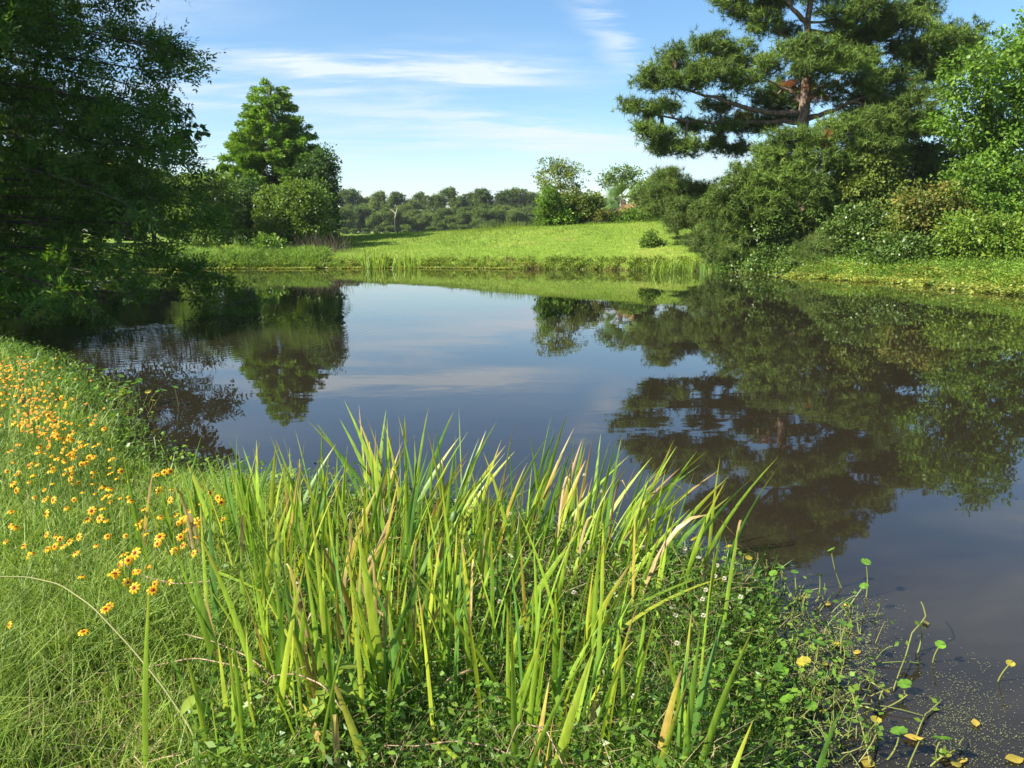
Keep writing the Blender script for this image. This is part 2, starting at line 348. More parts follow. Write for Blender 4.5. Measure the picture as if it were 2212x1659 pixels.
def woody(lobes, base, r0, bark, name_parent, wig=.15, kid='trunk', fork=.35, thick=.35):
    """trunk from the base up through the middle of the crown, limbs out to each lobe"""
    base = np.asarray(base, float); cs = np.array([c for c, _ in lobes]); top = cs[cs[:, 2].argmax()]
    g = Geo(); n = 10; t = np.linspace(0, 1, n)[:, None]
    mid = base + (top - base) * .5; mid[:2] = base[:2] * .7 + cs.mean(0)[:2] * .3
    spine = bez(base, mid, top, n) + rng.normal(size=(n, 3)) * wig * .3 * np.sin(t * math.pi)
    g.add(*tube(spine, np.linspace(r0, r0 * .12, n), 7))
    for c, r in lobes:
        if np.linalg.norm(c - top) < 1e-6: continue
        zf = base[2] + (c[2] - base[2]) * rng.uniform(fork, fork + .35)
        i = int(np.argmin(np.abs(spine[:, 2] - zf))); a = spine[i]
        m = (a + c) / 2 + np.array([0, 0, .12 * np.linalg.norm(c - a)]) + rng.normal(size=3) * wig * .4
        rr = r0 * thick * (1 - i / n * .6)
        g.add(*tube(bez(a, m, c, 7), np.linspace(rr, rr * .2, 7), 5))
        for _ in range(4):
            e = c + rdir(1)[0] * np.asarray(r) * .85
            s = bez(a, m, c, 7)[rng.integers(3, 6)]
            g.add(*tube(bez(s, (s + e) / 2 + rng.normal(size=3) * .1, e, 4), np.linspace(rr * .4, rr * .12, 4), 4))
    return g.build(kid, bark, name_parent, smooth=True)
def leafy(name, label, cat, lobes, base, mat, dens=1.0, per=30, Ln=.14, Wd=.08, rc=.45, r0=.12, bark='bark_d', group=None, droop=.25, kid='crown', thick=.35):
    base = np.asarray(base, float); base = np.array([base[0], base[1], float(terrain(base[0], base[1])) - .05])
    e = empty(name, base, label, cat, group)
    woody(lobes, base, r0, MAT[bark], e, thick=thick)
    g = Geo(); g.add(*lobe_leaves(lobes, dens, per, Ln, Wd, rc, droop)); g.build(kid, MAT[mat], e)
    return e
def gbase(px, Y): p = at(px, 600, Y); return (p[0], p[1])

# near bald cypress at the left, boughs with feathery sprays
def near_cypress():
    base = np.array([-13.9, 17.6, .25]); e = empty('bald_cypress', base, 'huge dark bald cypress with feathery boughs overhanging the water at the left edge', 'tree')
    H = 19.0
    g = Geo(); z = np.linspace(0, H, 16)
    g.add(*tube(np.stack([base[0] + .1 * np.sin(z), base[1] + .1 * np.cos(z * .8), base[2] + z], 1), .42 * (1 - z / H) ** .8 + .03 + .35 * np.exp(-z * 1.4), 10))
    g.build('trunk', MAT['bark_d'], e, smooth=True)
    prof_z = [0, 1.2, 2.6, 3.9, 4.8, 5.8, 6.6, 7.6, 10, 14, 19.5]; prof_r = [7.0, 7.5, 7.2, 6.1, 6.6, 5.9, 5.9, 5.8, 4.9, 3.2, .3]
    P = []; D = []; N_ = []; gl = Geo(); nb = 0
    zlev = np.concatenate([np.linspace(.2, 9.5, 250), np.linspace(9.5, 18.6, 70)])
    for k, z0 in enumerate(zlev):
        az = k * 2.399963 + rng.uniform(-.4, .4); dirh = np.array([math.cos(az), math.sin(az), 0])
        toward = max(dirh[0], -dirh[1] * .9)
        Lb = np.interp(z0, prof_z, prof_r) * rng.uniform(.82, 1.06)
        a = base + np.array([0, 0, z0 + .25 * Lb * .35 - .25]); c = base + dirh * Lb; c[2] = base[2] + z0 - .10 * Lb * rng.uniform(-.6, 1.2); c[2] = max(c[2], .2)
        m = (a + c) / 2; m[2] += rng.uniform(0, .16) * Lb; m[:2] += rng.normal(size=2) * .5
        pts = bez(a, m, c, 12)
        gl.add(*tube(pts, np.linspace(.05, .008, 12), 4))
        ncl = int(((9.5 if z0 < 3.6 else 14 if z0 < 9.6 else 8) if toward > -.1 else 2.2) * Lb / 6)
        for j in range(ncl):
            t = 1 - rng.uniform(0, 1) ** 1.3 * .75; x = t * 11; i0 = min(10, int(x)); p = pts[i0] * (1 - x + i0) + pts[i0 + 1] * (x - i0)
            side = rng.choice([-1, 1]); sv = np.array([-dirh[1], dirh[0], 0]) * side
            bl = rng.uniform(.4, 1.4) * (1.1 - .6 * t); bd = nrm(dirh * rng.uniform(.4, 1.0) + sv * rng.uniform(0, 1.0) + np.array([0, 0, rng.uniform(-.75, .3)]))
            q = p + bd * bl; gl.add(*tube(np.stack([p, (p + q) / 2 + [0, 0, .06], q]), [.010, .007, .004], 3))
            for s_ in range(11):
                f = rng.uniform(.25, 1.05); P.append(p + (q - p) * f + rng.normal(size=3) * .10)
                D.append(nrm(bd * .8 + rng.normal(size=3) * .6 + np.array([0, 0, rng.uniform(-.35, .3)]))); N_.append(nrm(np.array([0.0, -.45, .7]) + rng.normal(size=3) * .6))
    gl.build('limb', MAT['bark_d'], e, smooth=True)
    P = np.array(P); D = np.array(D); N_ = np.array(N_); n = len(P)
    Ls = rng.uniform(.28, .56, (n, 1)); Sx = nrm(np.cross(D, N_)); N2 = np.cross(Sx, D); g = Geo()
    K = 5
    for i in range(K):
        t = (i + .5) / K; o = P + D * Ls * t; o = o - N2 * Ls * .12 * t * t
        for sg in (-1, 1):
            dd = D * .62 + Sx * sg * .8 + rng.normal(size=(n, 3)) * .14
            sl = Ls[:, 0] * (.4 * (1 - .6 * t)) * rng.uniform(.8, 1.2, n)
            g.add(*leafq(o, dd, N2 + rng.normal(size=(n, 3)) * .25, sl, sl * .18 + .022, .1))
    g.add(*leafq(P + D * Ls * .9, D, N2, Ls[:, 0] * .3, .035))
    m = 16000; q = base + np.stack([np.clip(rng.normal(size=m), -2, 2) * 2.1, np.clip(rng.normal(size=m), -2, 2) * 2.1, rng.uniform(.2, 15, m)], 1); q[:, :2] = base[:2] + (q[:, :2] - base[:2]) * np.interp(q[:, 2:3], [0, 6, 15], [1.25, 1.0, .5])
    g.add(*leafq(q, rdir(m) - [0, 0, .3], rdir(m), rng.uniform(.15, .28, m), rng.uniform(.05, .09, m)))  # inner leaves added to block light coming through the crown
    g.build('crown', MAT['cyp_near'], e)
    return n
ncy = near_cypress()

# leafy vine hanging in the cypress edge
def vine():
    pts = [(395, 215), (425, 235), (440, 270), (455, 285), (420, 300), (395, 285), (405, 330), (430, 322), (380, 250), (375, 310)]
    cs = np.array([at(a - 8, b, 22.6 + rng.uniform(-.4, .4)) for a, b in pts])
    base = cs.mean(0) + np.array([-1.2, 0, -.6]); e = empty('climbing_vine', base, 'broad leaved vine sticking out of the dark cypress against the sky', 'vine')
    g = Geo()
    for c in cs: g.add(*tube(bez(base, (base + c) / 2 + [0, 0, .35], c, 6), np.linspace(.02, .006, 6), 4))
    g.build('stem', MAT['bark_d'], e)
    g = Geo(); P = []; 
    for c in cs:
        for _ in range(22): 
            t = rng.uniform(.45, 1.02); P.append(base + (c - base) * t + [0, 0, .35 * 2 * t * (1 - t)] + rng.normal(size=3) * [.09, .12, .09])
    P = np.array(P); n = len(P); D = nrm(rng.normal(size=(n, 3)) * .5 + [.4, 0, -.9])
    g.add(*leafq(P, D, nrm(rng.normal(size=(n, 3)) + [0, -.8, .4]), rng.uniform(.16, .26, n), rng.uniform(.1, .17, n), .1, .35)); g.build('foliage', MAT['darkleaf'], e)
vine()

# conical bald cypress on the far bank
def cone_cypress(px, Y, ztop, label, prof, mat, nb, name='bald_cypress'):
    b = gbase(px, Y); base = np.array([b[0], b[1], float(terrain(*b)) - .05]); H = ztop - base[2]
    e = empty(name, base, label, 'tree')
    g = Geo(); z = np.linspace(0, H, 12); g.add(*tube(np.stack([base[0] + 0 * z, base[1] + 0 * z, base[2] + z], 1), .3 * (1 - z / H) + .02, 8))
    P = []; D = []
    for k in range(nb):
        f = 1 - (1 - (k + .5) / nb) ** .62; z0 = f * H; az = k * 2.399963 + rng.uniform(-.5, .5); dh = np.array([math.cos(az), math.sin(az), 0])
        Lb = np.interp(H - z0, *prof) * rng.uniform(.85, 1.06)
        a = base + [0, 0, z0]; c = base + dh * Lb + [0, 0, z0 + Lb * rng.uniform(-.08, .22)]
        pts = bez(a, (a + c) / 2 + [0, 0, .1 * Lb], c, 6); g.add(*tube(pts, np.linspace(.035, .008, 6), 3))
        nc = max(8, int(Lb * 7.2))
        for j in range(nc):
            t = 1 - rng.uniform(0, 1) ** 1.6 * .75; p = a + (c - a) * t
            m = 22; q = rdir(m) * rng.uniform(0, 1, (m, 1)) ** .5 * np.array([.30, .30, .24]) * (1.1 - .2 * t)
            P.append(p + q); D.append(dh * .8 + q * 1.6 + rng.normal(size=(m, 3)) * .5 + [0, 0, .1])
    g.build('trunk', MAT['bark_d'], e, smooth=True)
    P = np.concatenate(P); D = nrm(np.concatenate(D)); n = len(P); g = Geo(); l = rng.uniform(.14, .26, n)
    g.add(*leafq(P, D, nrm(rng.normal(size=(n, 3)) * .7 + [0, 0, .6] + D * .4), l, l * .42)); g.build('crown', MAT[mat], e)
    return e
ztop = at(609, 178, 54)[2]
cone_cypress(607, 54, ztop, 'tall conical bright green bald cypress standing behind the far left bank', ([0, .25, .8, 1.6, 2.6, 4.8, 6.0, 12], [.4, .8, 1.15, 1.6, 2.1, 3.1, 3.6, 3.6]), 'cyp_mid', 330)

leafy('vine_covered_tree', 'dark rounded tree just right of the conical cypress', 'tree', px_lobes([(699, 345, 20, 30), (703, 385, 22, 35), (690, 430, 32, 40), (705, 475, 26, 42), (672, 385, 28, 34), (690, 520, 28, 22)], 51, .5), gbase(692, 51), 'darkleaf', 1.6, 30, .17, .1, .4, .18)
leafy('leafy_tree', 'broad light green tree in front of the conical cypress', 'tree', px_lobes([(590, 425, 30, 20), (640, 420, 40, 24), (606, 440, 40, 28), (662, 438, 45, 38), (625, 470, 55, 38), (672, 490, 42, 38), (600, 510, 38, 30), (640, 525, 42, 22), (570, 455, 22, 25)], 47, .8), gbase(640, 47), 'shrub', 1.35, 30, .17, .085, .42, .16, thick=.25)
leafy('leafy_shrub', 'pale leafed shrub between the dark near cypress and the conical one', 'shrub', px_lobes([(461, 388, 28, 18), (430, 410, 34, 30), (482, 418, 30, 28), (452, 440, 46, 34), (420, 470, 40, 36), (475, 475, 38, 32), (445, 510, 46, 28), (400, 430, 36, 40)], 45, .8), gbase(450, 45), 'shrub', 1.3, 28, .17, .08, .42, .12, thick=.3)
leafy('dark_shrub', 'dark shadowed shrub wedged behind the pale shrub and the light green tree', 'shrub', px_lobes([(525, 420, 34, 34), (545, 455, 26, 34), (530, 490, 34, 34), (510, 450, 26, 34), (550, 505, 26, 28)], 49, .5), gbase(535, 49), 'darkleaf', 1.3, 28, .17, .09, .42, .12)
leafy('bank_shrub', 'low bright shrub at the foot of the light green tree', 'shrub', px_lobes([(590, 535, 26, 18), (575, 522, 22, 18), (612, 545, 22, 14)], 43.5, .3), gbase(592, 43.5), 'broad', 2.0, 26, .14, .08, .3, .05)
def brush():
    b = gbase(690, 45); base = np.array([b[0], b[1], float(terrain(*b))]); e = empty('brush_thicket', base, 'brown leafless thicket under the dark rounded tree', 'bush'); g = Geo()
    for _ in range(170):
        s = base + [rng.normal() * .9, rng.normal() * .5, 0]; s[2] = float(terrain(s[0], s[1])) - .02; q = s + [rng.normal() * .35, rng.normal() * .3, rng.uniform(.3, 1.2)]
        g.add(*tube(bez(s, (s + q) / 2 + rng.normal(size=3) * .15, q, 4), [.014, .011, .008, .004], 3))
    g.build('twigs', bark_mat('brush_bark', (.05, .04, .025), (.13, .10, .065)), e)['kind'] = 'stuff'
brush()

# ---- the big pine
def tufts(cs, mat_geo, nl=26, ln=.24, wd=.011, up=.35, out=None):
    n = len(cs); ax = nrm(rng.normal(size=(n, 3)) * .75 + [0, 0, up] + (0 if out is None else out * .8))
    P = np.repeat(cs, nl, 0); A = np.repeat(ax, nl, 0)
    t = rng.uniform(-.11, .06, (n * nl, 1)); D = nrm(A * .55 + rdir(n * nl) * .95)
    P = P + A * t
    mat_geo.add(*tris(P, D, rdir(n * nl), ln * rng.uniform(.65, 1.15, n * nl), wd))
PADS = [  # px, py, rx, ry, depth offset, limb it hangs on
 (1408, 168, 38, 30, -1.2), (1462, 128, 44, 34, -.6), (1470, 175, 52, 30, -1.4), (1530, 96, 46, 34, .2), (1530, 155, 56, 36, -1.5), (1592, 120, 48, 40, .8), (1602, 175, 50, 30, -.8), (1652, 140, 30, 26, -1.6),
 (1366, 226, 28, 16, -.8), (1400, 236, 36, 17, -.4), (1445, 228, 34, 16, .6), (1398, 284, 38, 24, -1.5), (1440, 300, 40, 26, -1.2), (1482, 318, 34, 24, -1.4), (1420, 318, 26, 18, -1.0), (1490, 272, 36, 18, 1.0),
 (1560, 272, 40, 22, .8), (1610, 262, 44, 26, 1.6), (1655, 262, 34, 26, 2.0), (1540, 312, 34, 18, 1.5), (1590, 318, 34, 20, 1.8),
 (1722, 108, 44, 30, -1.8), (1768, 100, 46, 34, -2.2), (1800, 142, 60, 36, -2.0), (1740, 142, 44, 26, -2.4), (1852, 130, 50, 38, -1.2), (1875, 175, 56, 32, -1.6), (1930, 170, 50, 32, -.4),
 (1590, 18, 42, 24, 1.0), (1640, 48, 42, 30, .6), (1570, -14, 40, 24, 1.2), (1660, 10, 40, 28, 1.8), (1700, 62, 26, 18, 2.0),
 (1820, 40, 54, 30, -.8), (1880, 10, 60, 36, -1.0), (1890, 66, 52, 26, .8), (1950, 45, 60, 36, -.6), (1990, 20, 50, 30, .6), (2010, 82, 60, 36, -.8), (2072, 80, 50, 34, 0), (2105, 95, 26, 26, .4), (2060, 128, 60, 30, -.6), (1985, 125, 46, 28, 1.2), (2020, 155, 60, 24, 1.0), (1945, 105, 40, 24, 1.8),
 (1985, 218, 60, 38, -1.0), (1930, 238, 50, 30, -1.8), (1880, 262, 60, 30, -2.4), (1810, 278, 56, 32, -2.6), (1950, 285, 66, 34, -1.2), (2010, 262, 44, 40, .6), (1870, 310, 60, 26, -2.8), (1760, 305, 46, 26, -2.9), (1700, 300, 52, 26, -2.6), (1660, 330, 48, 26, -2.4), (1720, 345, 56, 30, -3.0), (1790, 345, 46, 26, -2.9),
 (1630, 372, 56, 30, -2.6), (1690, 388, 60, 32, -3.1), (1745, 400, 50, 32, -3.2), (1588, 410, 54, 30, -2.6), (1640, 425, 50, 28, -3.0), (1712, 435, 52, 28, -3.3), (1770, 440, 40, 24, -3.0), (1930, 345, 56, 30, .4), (1990, 335, 54, 34, 1.2), (2010, 390, 40, 34, 1.6),
 (1640, -50, 70, 36, 0), (1740, -40, 70, 36, -1.0), (1840, -50, 80, 40, .4), (1930, -45, 70, 36, .2), (1690, -95, 64, 36, .4), (1790, -105, 70, 36, -.4), (1870, -100, 56, 32, 0), (1745, -145, 56, 32, 0), (1810, -140, 40, 26, .4), (1760, -172, 30, 18, 0), (1700, -20, 60, 30, 2.4), (1800, -20, 70, 40, 2.6), (1850, 90, 70, 50, 3.0), (1720, 200, 90, 40, 3.2), (1880, 220, 90, 50, 3.0), (1680, 380, 110, 50, 2.6), (1850, 380, 100, 50, 2.4),
 (1600, 455, 60, 34, -2.4), (1665, 465, 60, 32, -2.8), (1730, 475, 56, 30, -3.0), (1795, 460, 50, 30, -2.6), (1620, 500, 56, 28, -2.2), (1840, 400, 56, 34, -2.2), (1560, 440, 50, 30, -1.8), (1660, 215, 40, 22, 1.2), (1550, 225, 44, 16, .8), (1700, 240, 44, 24, 1.8)]
def pine():
    Y = 40.0; b = gbase(1741, Y); base = np.array([b[0], b[1], float(terrain(*b)) - .1])
    e = empty('pine_tree', base, 'large old pine with spreading layered boughs leaning over the right side of the pond', 'tree')
    T = np.array([base, at(1742, 470, Y), at(1734, 380, Y), at(1733, 290, Y), at(1738, 230, Y), at(1744, 165, Y), at(1746, 95, Y), at(1744, 48, Y), at(1752, 0, Y), at(1758, -70, Y + .2), at(1758, -130, Y + .3), at(1760, -172, Y + .3)])
    rr = np.array([.44, .36, .31, .28, .26, .22, .18, .15, .12, .08, .05, .02])
    f = np.linspace(0, 11, 34); Tf = np.stack([np.interp(f, np.arange(12), T[:, i]) for i in range(3)], 1); rf = np.interp(f, np.arange(12), rr)
    g = Geo(); g.add(*tube(Tf, rf, 10)); g.build('trunk', MAT['bark'], e, smooth=True)
    # visible bare limbs traced from trunk outwards
    def P(*q): return np.array([at(a, b_, Y + c) for a, b_, c in q])
    bare = [(P((1722, 245, 0), (1650, 243, -.2), (1590, 228, -.6), (1530, 208, -1), (1443, 182, -1.2)), .15), (P((1727, 262, 0), (1690, 262, .4), (1575, 270, .6), (1490, 262, .2), (1400, 246, -.4)), .14),
            (P((1738, 235, 0), (1720, 205, .3), (1690, 190, .4), (1640, 165, 0)), .12), (P((1745, 255, 0), (1790, 243, -.4), (1840, 218, -1.0), (1900, 200, -1.2)), .15), (P((1746, 215, 0), (1775, 185, .4), (1820, 168, .6)), .10),
            (P((1744, 52, 0), (1720, 25, -.4), (1700, 0, -.6), (1660, -40, -.4)), .14), (P((1738, 400, 0), (1770, 385, -1.4), (1800, 360, -2), (1850, 330, -2.2)), .12), (P((1746, 100, 0), (1700, 80, .8), (1660, 60, .8)), .08),
            (P((1748, 70, 0), (1820, 75, .8), (1920, 88, 1.2), (2010, 92, .4)), .12), (P((1745, 130, 0), (1850, 120, 1.6), (1960, 110, 1.4), (2060, 110, .2)), .11)]
    cands = []
    for pts, r in bare:
        k = np.linspace(0, len(pts) - 1, 14); q = np.stack([np.interp(k, np.arange(len(pts)), pts[:, i]) for i in range(3)], 1) + rng.normal(size=(14, 3)) * .03
        g = Geo(); g.add(*tube(q, np.linspace(r, r * .25, 14), 6)); g.build('limb', MAT['bark'], e, smooth=True); cands.append(q[4:])
    cands.append(Tf[6:]); cands = np.concatenate(cands)
    G = Geo(); TW = Geo(); LB = []
    for px, py, rx, ry, dy in PADS:
        yy = Y + dy; s = 1 / ppm(yy); c = at(px, py, yy); rad = np.array([rx * s * 1.02, rx * s * .9, ry * s * .9])
        dd = np.linalg.norm((cands - c) * [1, 1, 1.6], axis=1) + np.where(cands[:, 2] > c[2] + .6, 2.0, 0); a = cands[dd.argmin()]
        q = bez(a, (a + c) / 2 + [0, 0, -.08 * np.linalg.norm(c - a)], c, 7)
        lg = Geo(); lg.add(*tube(q, np.linspace(.07, .03, 7), 5)); 
        k = int(8 + 36 * rad[0] * rad[2]); d = rdir(k); cc = c + d * rad * rng.uniform(.3, 1.0, (k, 1))
        for p in cc:
            s0 = q[rng.integers(3, 7)]; lg.add(*tube(bez(s0, (s0 + p) / 2 + [0, 0, -.06], p, 4), [.022, .016, .012, .008], 3))
        lg.build('limb', MAT['bark'], e, smooth=True)
        per = 9; t = (cc[:, None] + rng.normal(size=(k, per, 3)) * [.19, .19, .12]).reshape(-1, 3)
        o = nrm(np.repeat(cc - c, per, 0) + np.array([0, 0, .1]))
        tufts(t, G, 14, .30, .032, .4, o)
    G.build('crown', MAT['pine'], e)
    DG = Geo()
    for px, py, rx, ry, dy in [(1665, 122, 18, 10, -.6), (1740, 185, 12, 8, -.5), (1770, 213, 20, 6, -.6), (1595, 240, 22, 14, 0.2), (1785, 295, 8, 14, -3.4), (1710, 180, 14, 5, -.2)]:
        yy = Y + dy; s = 1 / ppm(yy); c = at(px, py, yy); t = c + rng.normal(size=(26, 3)) * [rx * s * .55, .25, ry * s * .55]; tufts(t, DG, 16, .2, .014, -.3)
    DG.build('dead_needles', MAT['dead'], e)
pine()
def young_pine(label, Y, pads, px):
    b = gbase(px, Y); base = np.array([b[0], b[1], max(float(terrain(*b)), -.2) - .05]); e = empty('young_pine', base, label, 'tree')
    cs = np.array([at(q[0], q[1], Y + q[4]) for q in pads]); top = cs[cs[:, 2].argmax()]
    sp = bez(base, (base + top) / 2 + [0, .2, .2], top, 10); g = Geo(); g.add(*tube(sp, np.linspace(.12, .02, 10), 7)); g.build('trunk', MAT['bark'], e, smooth=True)
    G = Geo()
    for (px_, py, rx, ry, dy), c in zip(pads, cs):
        s = 1 / ppm(Y + dy); rad = np.array([rx, rx * .85, ry * .9]) * s; a = sp[np.argmin(np.abs(sp[:, 2] - c[2] + .3))]
        q = bez(a, (a + c) / 2 - [0, 0, .1], c, 6); lg = Geo(); lg.add(*tube(q, np.linspace(.04, .015, 6), 5))
        k = int(10 + 62 * rad[0] * rad[2]); cc = c + rdir(k) * rad * rng.uniform(.3, 1, (k, 1))
        for p in cc: s0 = q[rng.integers(2, 6)]; lg.add(*tube(np.stack([s0, p]), [.012, .006], 3))
        lg.build('limb', MAT['bark'], e, smooth=True)
        per = 7; t = (cc[:, None] + rng.normal(size=(k, per, 3)) * [.18, .18, .12]).reshape(-1, 3); o = nrm(np.repeat(cc - c, per, 0) + [0, -.3, .1])
        tufts(t, G, 20, .32, .02, .3, o)
    G.build('crown', MAT['pine_warm'], e)
young_pine('bushy young pine at the right end of the lawn below the big pine', 38.5, [(1452, 405, 46, 32, 2), (1420, 440, 40, 34, 2.2), (1478, 440, 46, 32, 1.6), (1518, 415, 42, 28, 2), (1530, 455, 46, 32, .8), (1470, 478, 40, 22, 1.2), (1560, 490, 52, 32, -.4), (1520, 520, 44, 24, -.6), (1590, 520, 46, 30, -.8), (1555, 545, 46, 24, -1.2), (1612, 552, 34, 28, -1.0), (1580, 575, 26, 16, -1.2), (1395, 425, 28, 24, 3), (1440, 380, 30, 18, 2.4)], 1530)
young_pine('small drooping pine dipping its lowest bough into the dark water', 35.6, [(1796, 505, 40, 24, .2), (1760, 530, 44, 24, -.2), (1812, 535, 36, 24, .2), (1735, 558, 30, 22, -.4), (1775, 568, 48, 26, -.6), (1812, 575, 26, 22, -.3), (1765, 592, 34, 12, -.8)], 1790)

# ---- broadleaf trees and shrubs of the right bank
leafy('broadleaf_tree', 'tall bright green broadleaf tree at the right edge beside the pine', 'tree', px_lobes([(2105, 150, 44, 32), (2060, 190, 30, 26, 1), (2150, 118, 40, 32), (2195, 160, 46, 50), (2120, 205, 46, 32), (2180, 235, 56, 44), (2235, 110, 50, 60, 1), (2260, 220, 60, 60, 1), (2058, 262, 46, 26), (2110, 285, 44, 32, 1), (2160, 300, 56, 36), (2215, 330, 56, 50), (2105, 375, 50, 36, -.6), (2165, 385, 52, 42, -.8), (2215, 420, 50, 46, -.6), (2096, 425, 40, 28, -.8), (2150, 450, 50, 30, -1), (2270, 400, 60, 60), (2300, 300, 60, 70, 1)], 33.5, .6), (21.5, 35.0), 'broad', 1.15, 30, .16, .085, .42, .2, thick=.3)
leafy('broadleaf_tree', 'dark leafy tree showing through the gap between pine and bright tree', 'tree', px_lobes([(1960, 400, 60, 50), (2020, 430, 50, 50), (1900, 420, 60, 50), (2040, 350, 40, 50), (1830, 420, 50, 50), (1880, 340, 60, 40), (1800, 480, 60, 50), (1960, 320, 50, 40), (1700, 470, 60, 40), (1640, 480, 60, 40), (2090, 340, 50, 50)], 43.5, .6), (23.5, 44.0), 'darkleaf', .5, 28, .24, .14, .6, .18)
leafy('holly_shrub', 'tall olive green shrub below the pine fork, right of its trunk', 'shrub', px_lobes([(1880, 372, 40, 32), (1850, 410, 44, 32), (1900, 425, 50, 34), (1858, 455, 44, 30), (1920, 470, 46, 34)], 37.6, .5, .9, 1.28), gbase(1880, 38.5), 'olive', 1.6, 28, .15, .085, .4, .1)
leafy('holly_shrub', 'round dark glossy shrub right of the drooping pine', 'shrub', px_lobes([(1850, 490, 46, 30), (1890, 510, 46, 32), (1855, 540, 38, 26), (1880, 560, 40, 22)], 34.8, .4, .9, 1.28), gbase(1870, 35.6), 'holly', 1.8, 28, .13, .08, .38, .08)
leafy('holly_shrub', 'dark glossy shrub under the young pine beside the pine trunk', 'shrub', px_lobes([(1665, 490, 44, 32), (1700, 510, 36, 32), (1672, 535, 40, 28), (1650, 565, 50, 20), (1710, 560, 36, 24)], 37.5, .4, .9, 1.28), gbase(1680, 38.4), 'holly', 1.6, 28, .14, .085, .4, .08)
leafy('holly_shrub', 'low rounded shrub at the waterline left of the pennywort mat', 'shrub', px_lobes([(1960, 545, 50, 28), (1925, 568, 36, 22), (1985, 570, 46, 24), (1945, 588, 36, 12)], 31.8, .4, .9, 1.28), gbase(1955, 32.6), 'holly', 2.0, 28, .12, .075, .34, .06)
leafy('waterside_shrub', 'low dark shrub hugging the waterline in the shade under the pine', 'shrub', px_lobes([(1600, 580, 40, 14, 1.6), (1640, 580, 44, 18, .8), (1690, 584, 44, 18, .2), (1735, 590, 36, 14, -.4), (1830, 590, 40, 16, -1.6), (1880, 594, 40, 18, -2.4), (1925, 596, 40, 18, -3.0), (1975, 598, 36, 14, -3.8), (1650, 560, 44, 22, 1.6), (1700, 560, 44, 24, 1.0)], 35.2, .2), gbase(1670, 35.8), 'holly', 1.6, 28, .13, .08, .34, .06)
leafy('olive_shrub', 'olive green shrub beneath the dark gap right of the pine', 'shrub', px_lobes([(1975, 475, 44, 30), (1990, 510, 46, 28), (1940, 505, 34, 24)], 34.0, .4, .9, 1.28), gbase(1975, 34.8), 'olive', 1.6, 28, .14, .08, .38, .07)
leafy('rusty_shrub', 'shrub with orange brown leaf tips among the green ones', 'shrub', px_lobes([(2020, 440, 50, 28), (2062, 458, 36, 24), (2030, 480, 50, 26), (1995, 455, 30, 22)], 33.0, .4, .9, 1.28), gbase(2030, 33.8), 'rusty', 1.7, 28, .13, .075, .36, .08)
leafy('yellow_green_shrub', 'yellow green shrub at the foot of the tall bright tree', 'shrub', px_lobes([(2095, 500, 46, 26), (2140, 515, 52, 28), (2085, 535, 40, 22), (2140, 545, 44, 18), (2195, 500, 46, 28), (2230, 520, 40, 30)], 30.6, .4, .9, 1.28), gbase(2130, 31.0), 'yellowg', 1.7, 28, .13, .07, .36, .08)

# ---- hilltop growth
def hill_y(px, py, Y): return Y
def hbase(px, Y): p = at(px, 500, Y); return (p[0], p[1])
leafy('small_tree', 'sparse small tree with several bare stems on the hilltop, the left of two', 'tree', px_lobes([(1195, 358, 28, 14), (1175, 382, 20, 12), (1215, 372, 24, 16), (1240, 372, 22, 16), (1225, 395, 24, 12), (1195, 400, 26, 12), (1180, 405, 16, 10)], 54, .5), hbase(1207, 54), 'olive', 1.0, 22, .15, .08, .35, .10, 'bark_p', thick=.5)
leafy('small_tree', 'sparse flat topped small tree rising behind the fan palm', 'tree', px_lobes([(1325, 378, 22, 12), (1350, 372, 22, 12), (1372, 385, 24, 12), (1310, 386, 14, 9), (1345, 392, 26, 9), (1300, 398, 10, 7)], 54.5, .5), hbase(1340, 54.5), 'shrub', 1.1, 22, .15, .08, .35, .09, 'bark_p', thick=.4)
leafy('hill_bush', 'bright green rounded bush at the left end of the hilltop growth', 'bush', px_lobes([(1187, 430, 20, 18), (1178, 458, 18, 20), (1200, 455, 20, 20), (1215, 475, 24, 14), (1188, 480, 20, 10)], 51.5, .3), hbase(1195, 51.5), 'broad', 2.2, 28, .15, .09, .34, .06)
leafy('hill_bush', 'olive bush in the middle of the hilltop growth left of the palm', 'bush', px_lobes([(1235, 432, 22, 18), (1260, 440, 24, 20), (1245, 462, 24, 18), (1278, 452, 22, 20), (1290, 432, 14, 14), (1225, 458, 16, 18)], 52.5, .3), hbase(1255, 52.5), 'olive', 2.0, 28, .15, .085, .36, .06)
leafy('hill_bush', 'low green bush in front of the palm trunk', 'bush', px_lobes([(1362, 468, 22, 14), (1340, 474, 18, 10), (1385, 470, 18, 14)], 50.5, .3), hbase(1362, 50.5), 'broad', 2.2, 26, .13, .08, .3, .05)
leafy('hill_bush', 'leafy bush on the skyline between the palm and the young pine', 'bush', px_lobes([(1390, 410, 22, 14), (1412, 398, 20, 12), (1400, 435, 26, 20), (1430, 395, 18, 12), (1400, 462, 24, 14), (1380, 440, 16, 20)], 53, .3), hbase(1402, 53), 'shrub', 2.0, 28, .15, .085, .36, .06)
leafy('lawn_bush', 'single small round bush on the lawn above the right hand reeds', 'bush', px_lobes([(1405, 514, 15, 15), (1398, 527, 14, 12), (1413, 528, 13, 12), (1405, 538, 14, 8)], 41.6, .1), hbase(1406, 41.7), 'shrub', 3.5, 24, .11, .065, .22, .03)
leafy('flower_bush', 'bush of orange and rust blossoms beside the palm', 'bush', px_lobes([(1312, 462, 14, 8), (1298, 468, 12, 8), (1325, 470, 10, 6)], 50.8, .2), hbase(1311, 50.8), 'rusty', 3.0, 20, .11, .07, .25, .03)
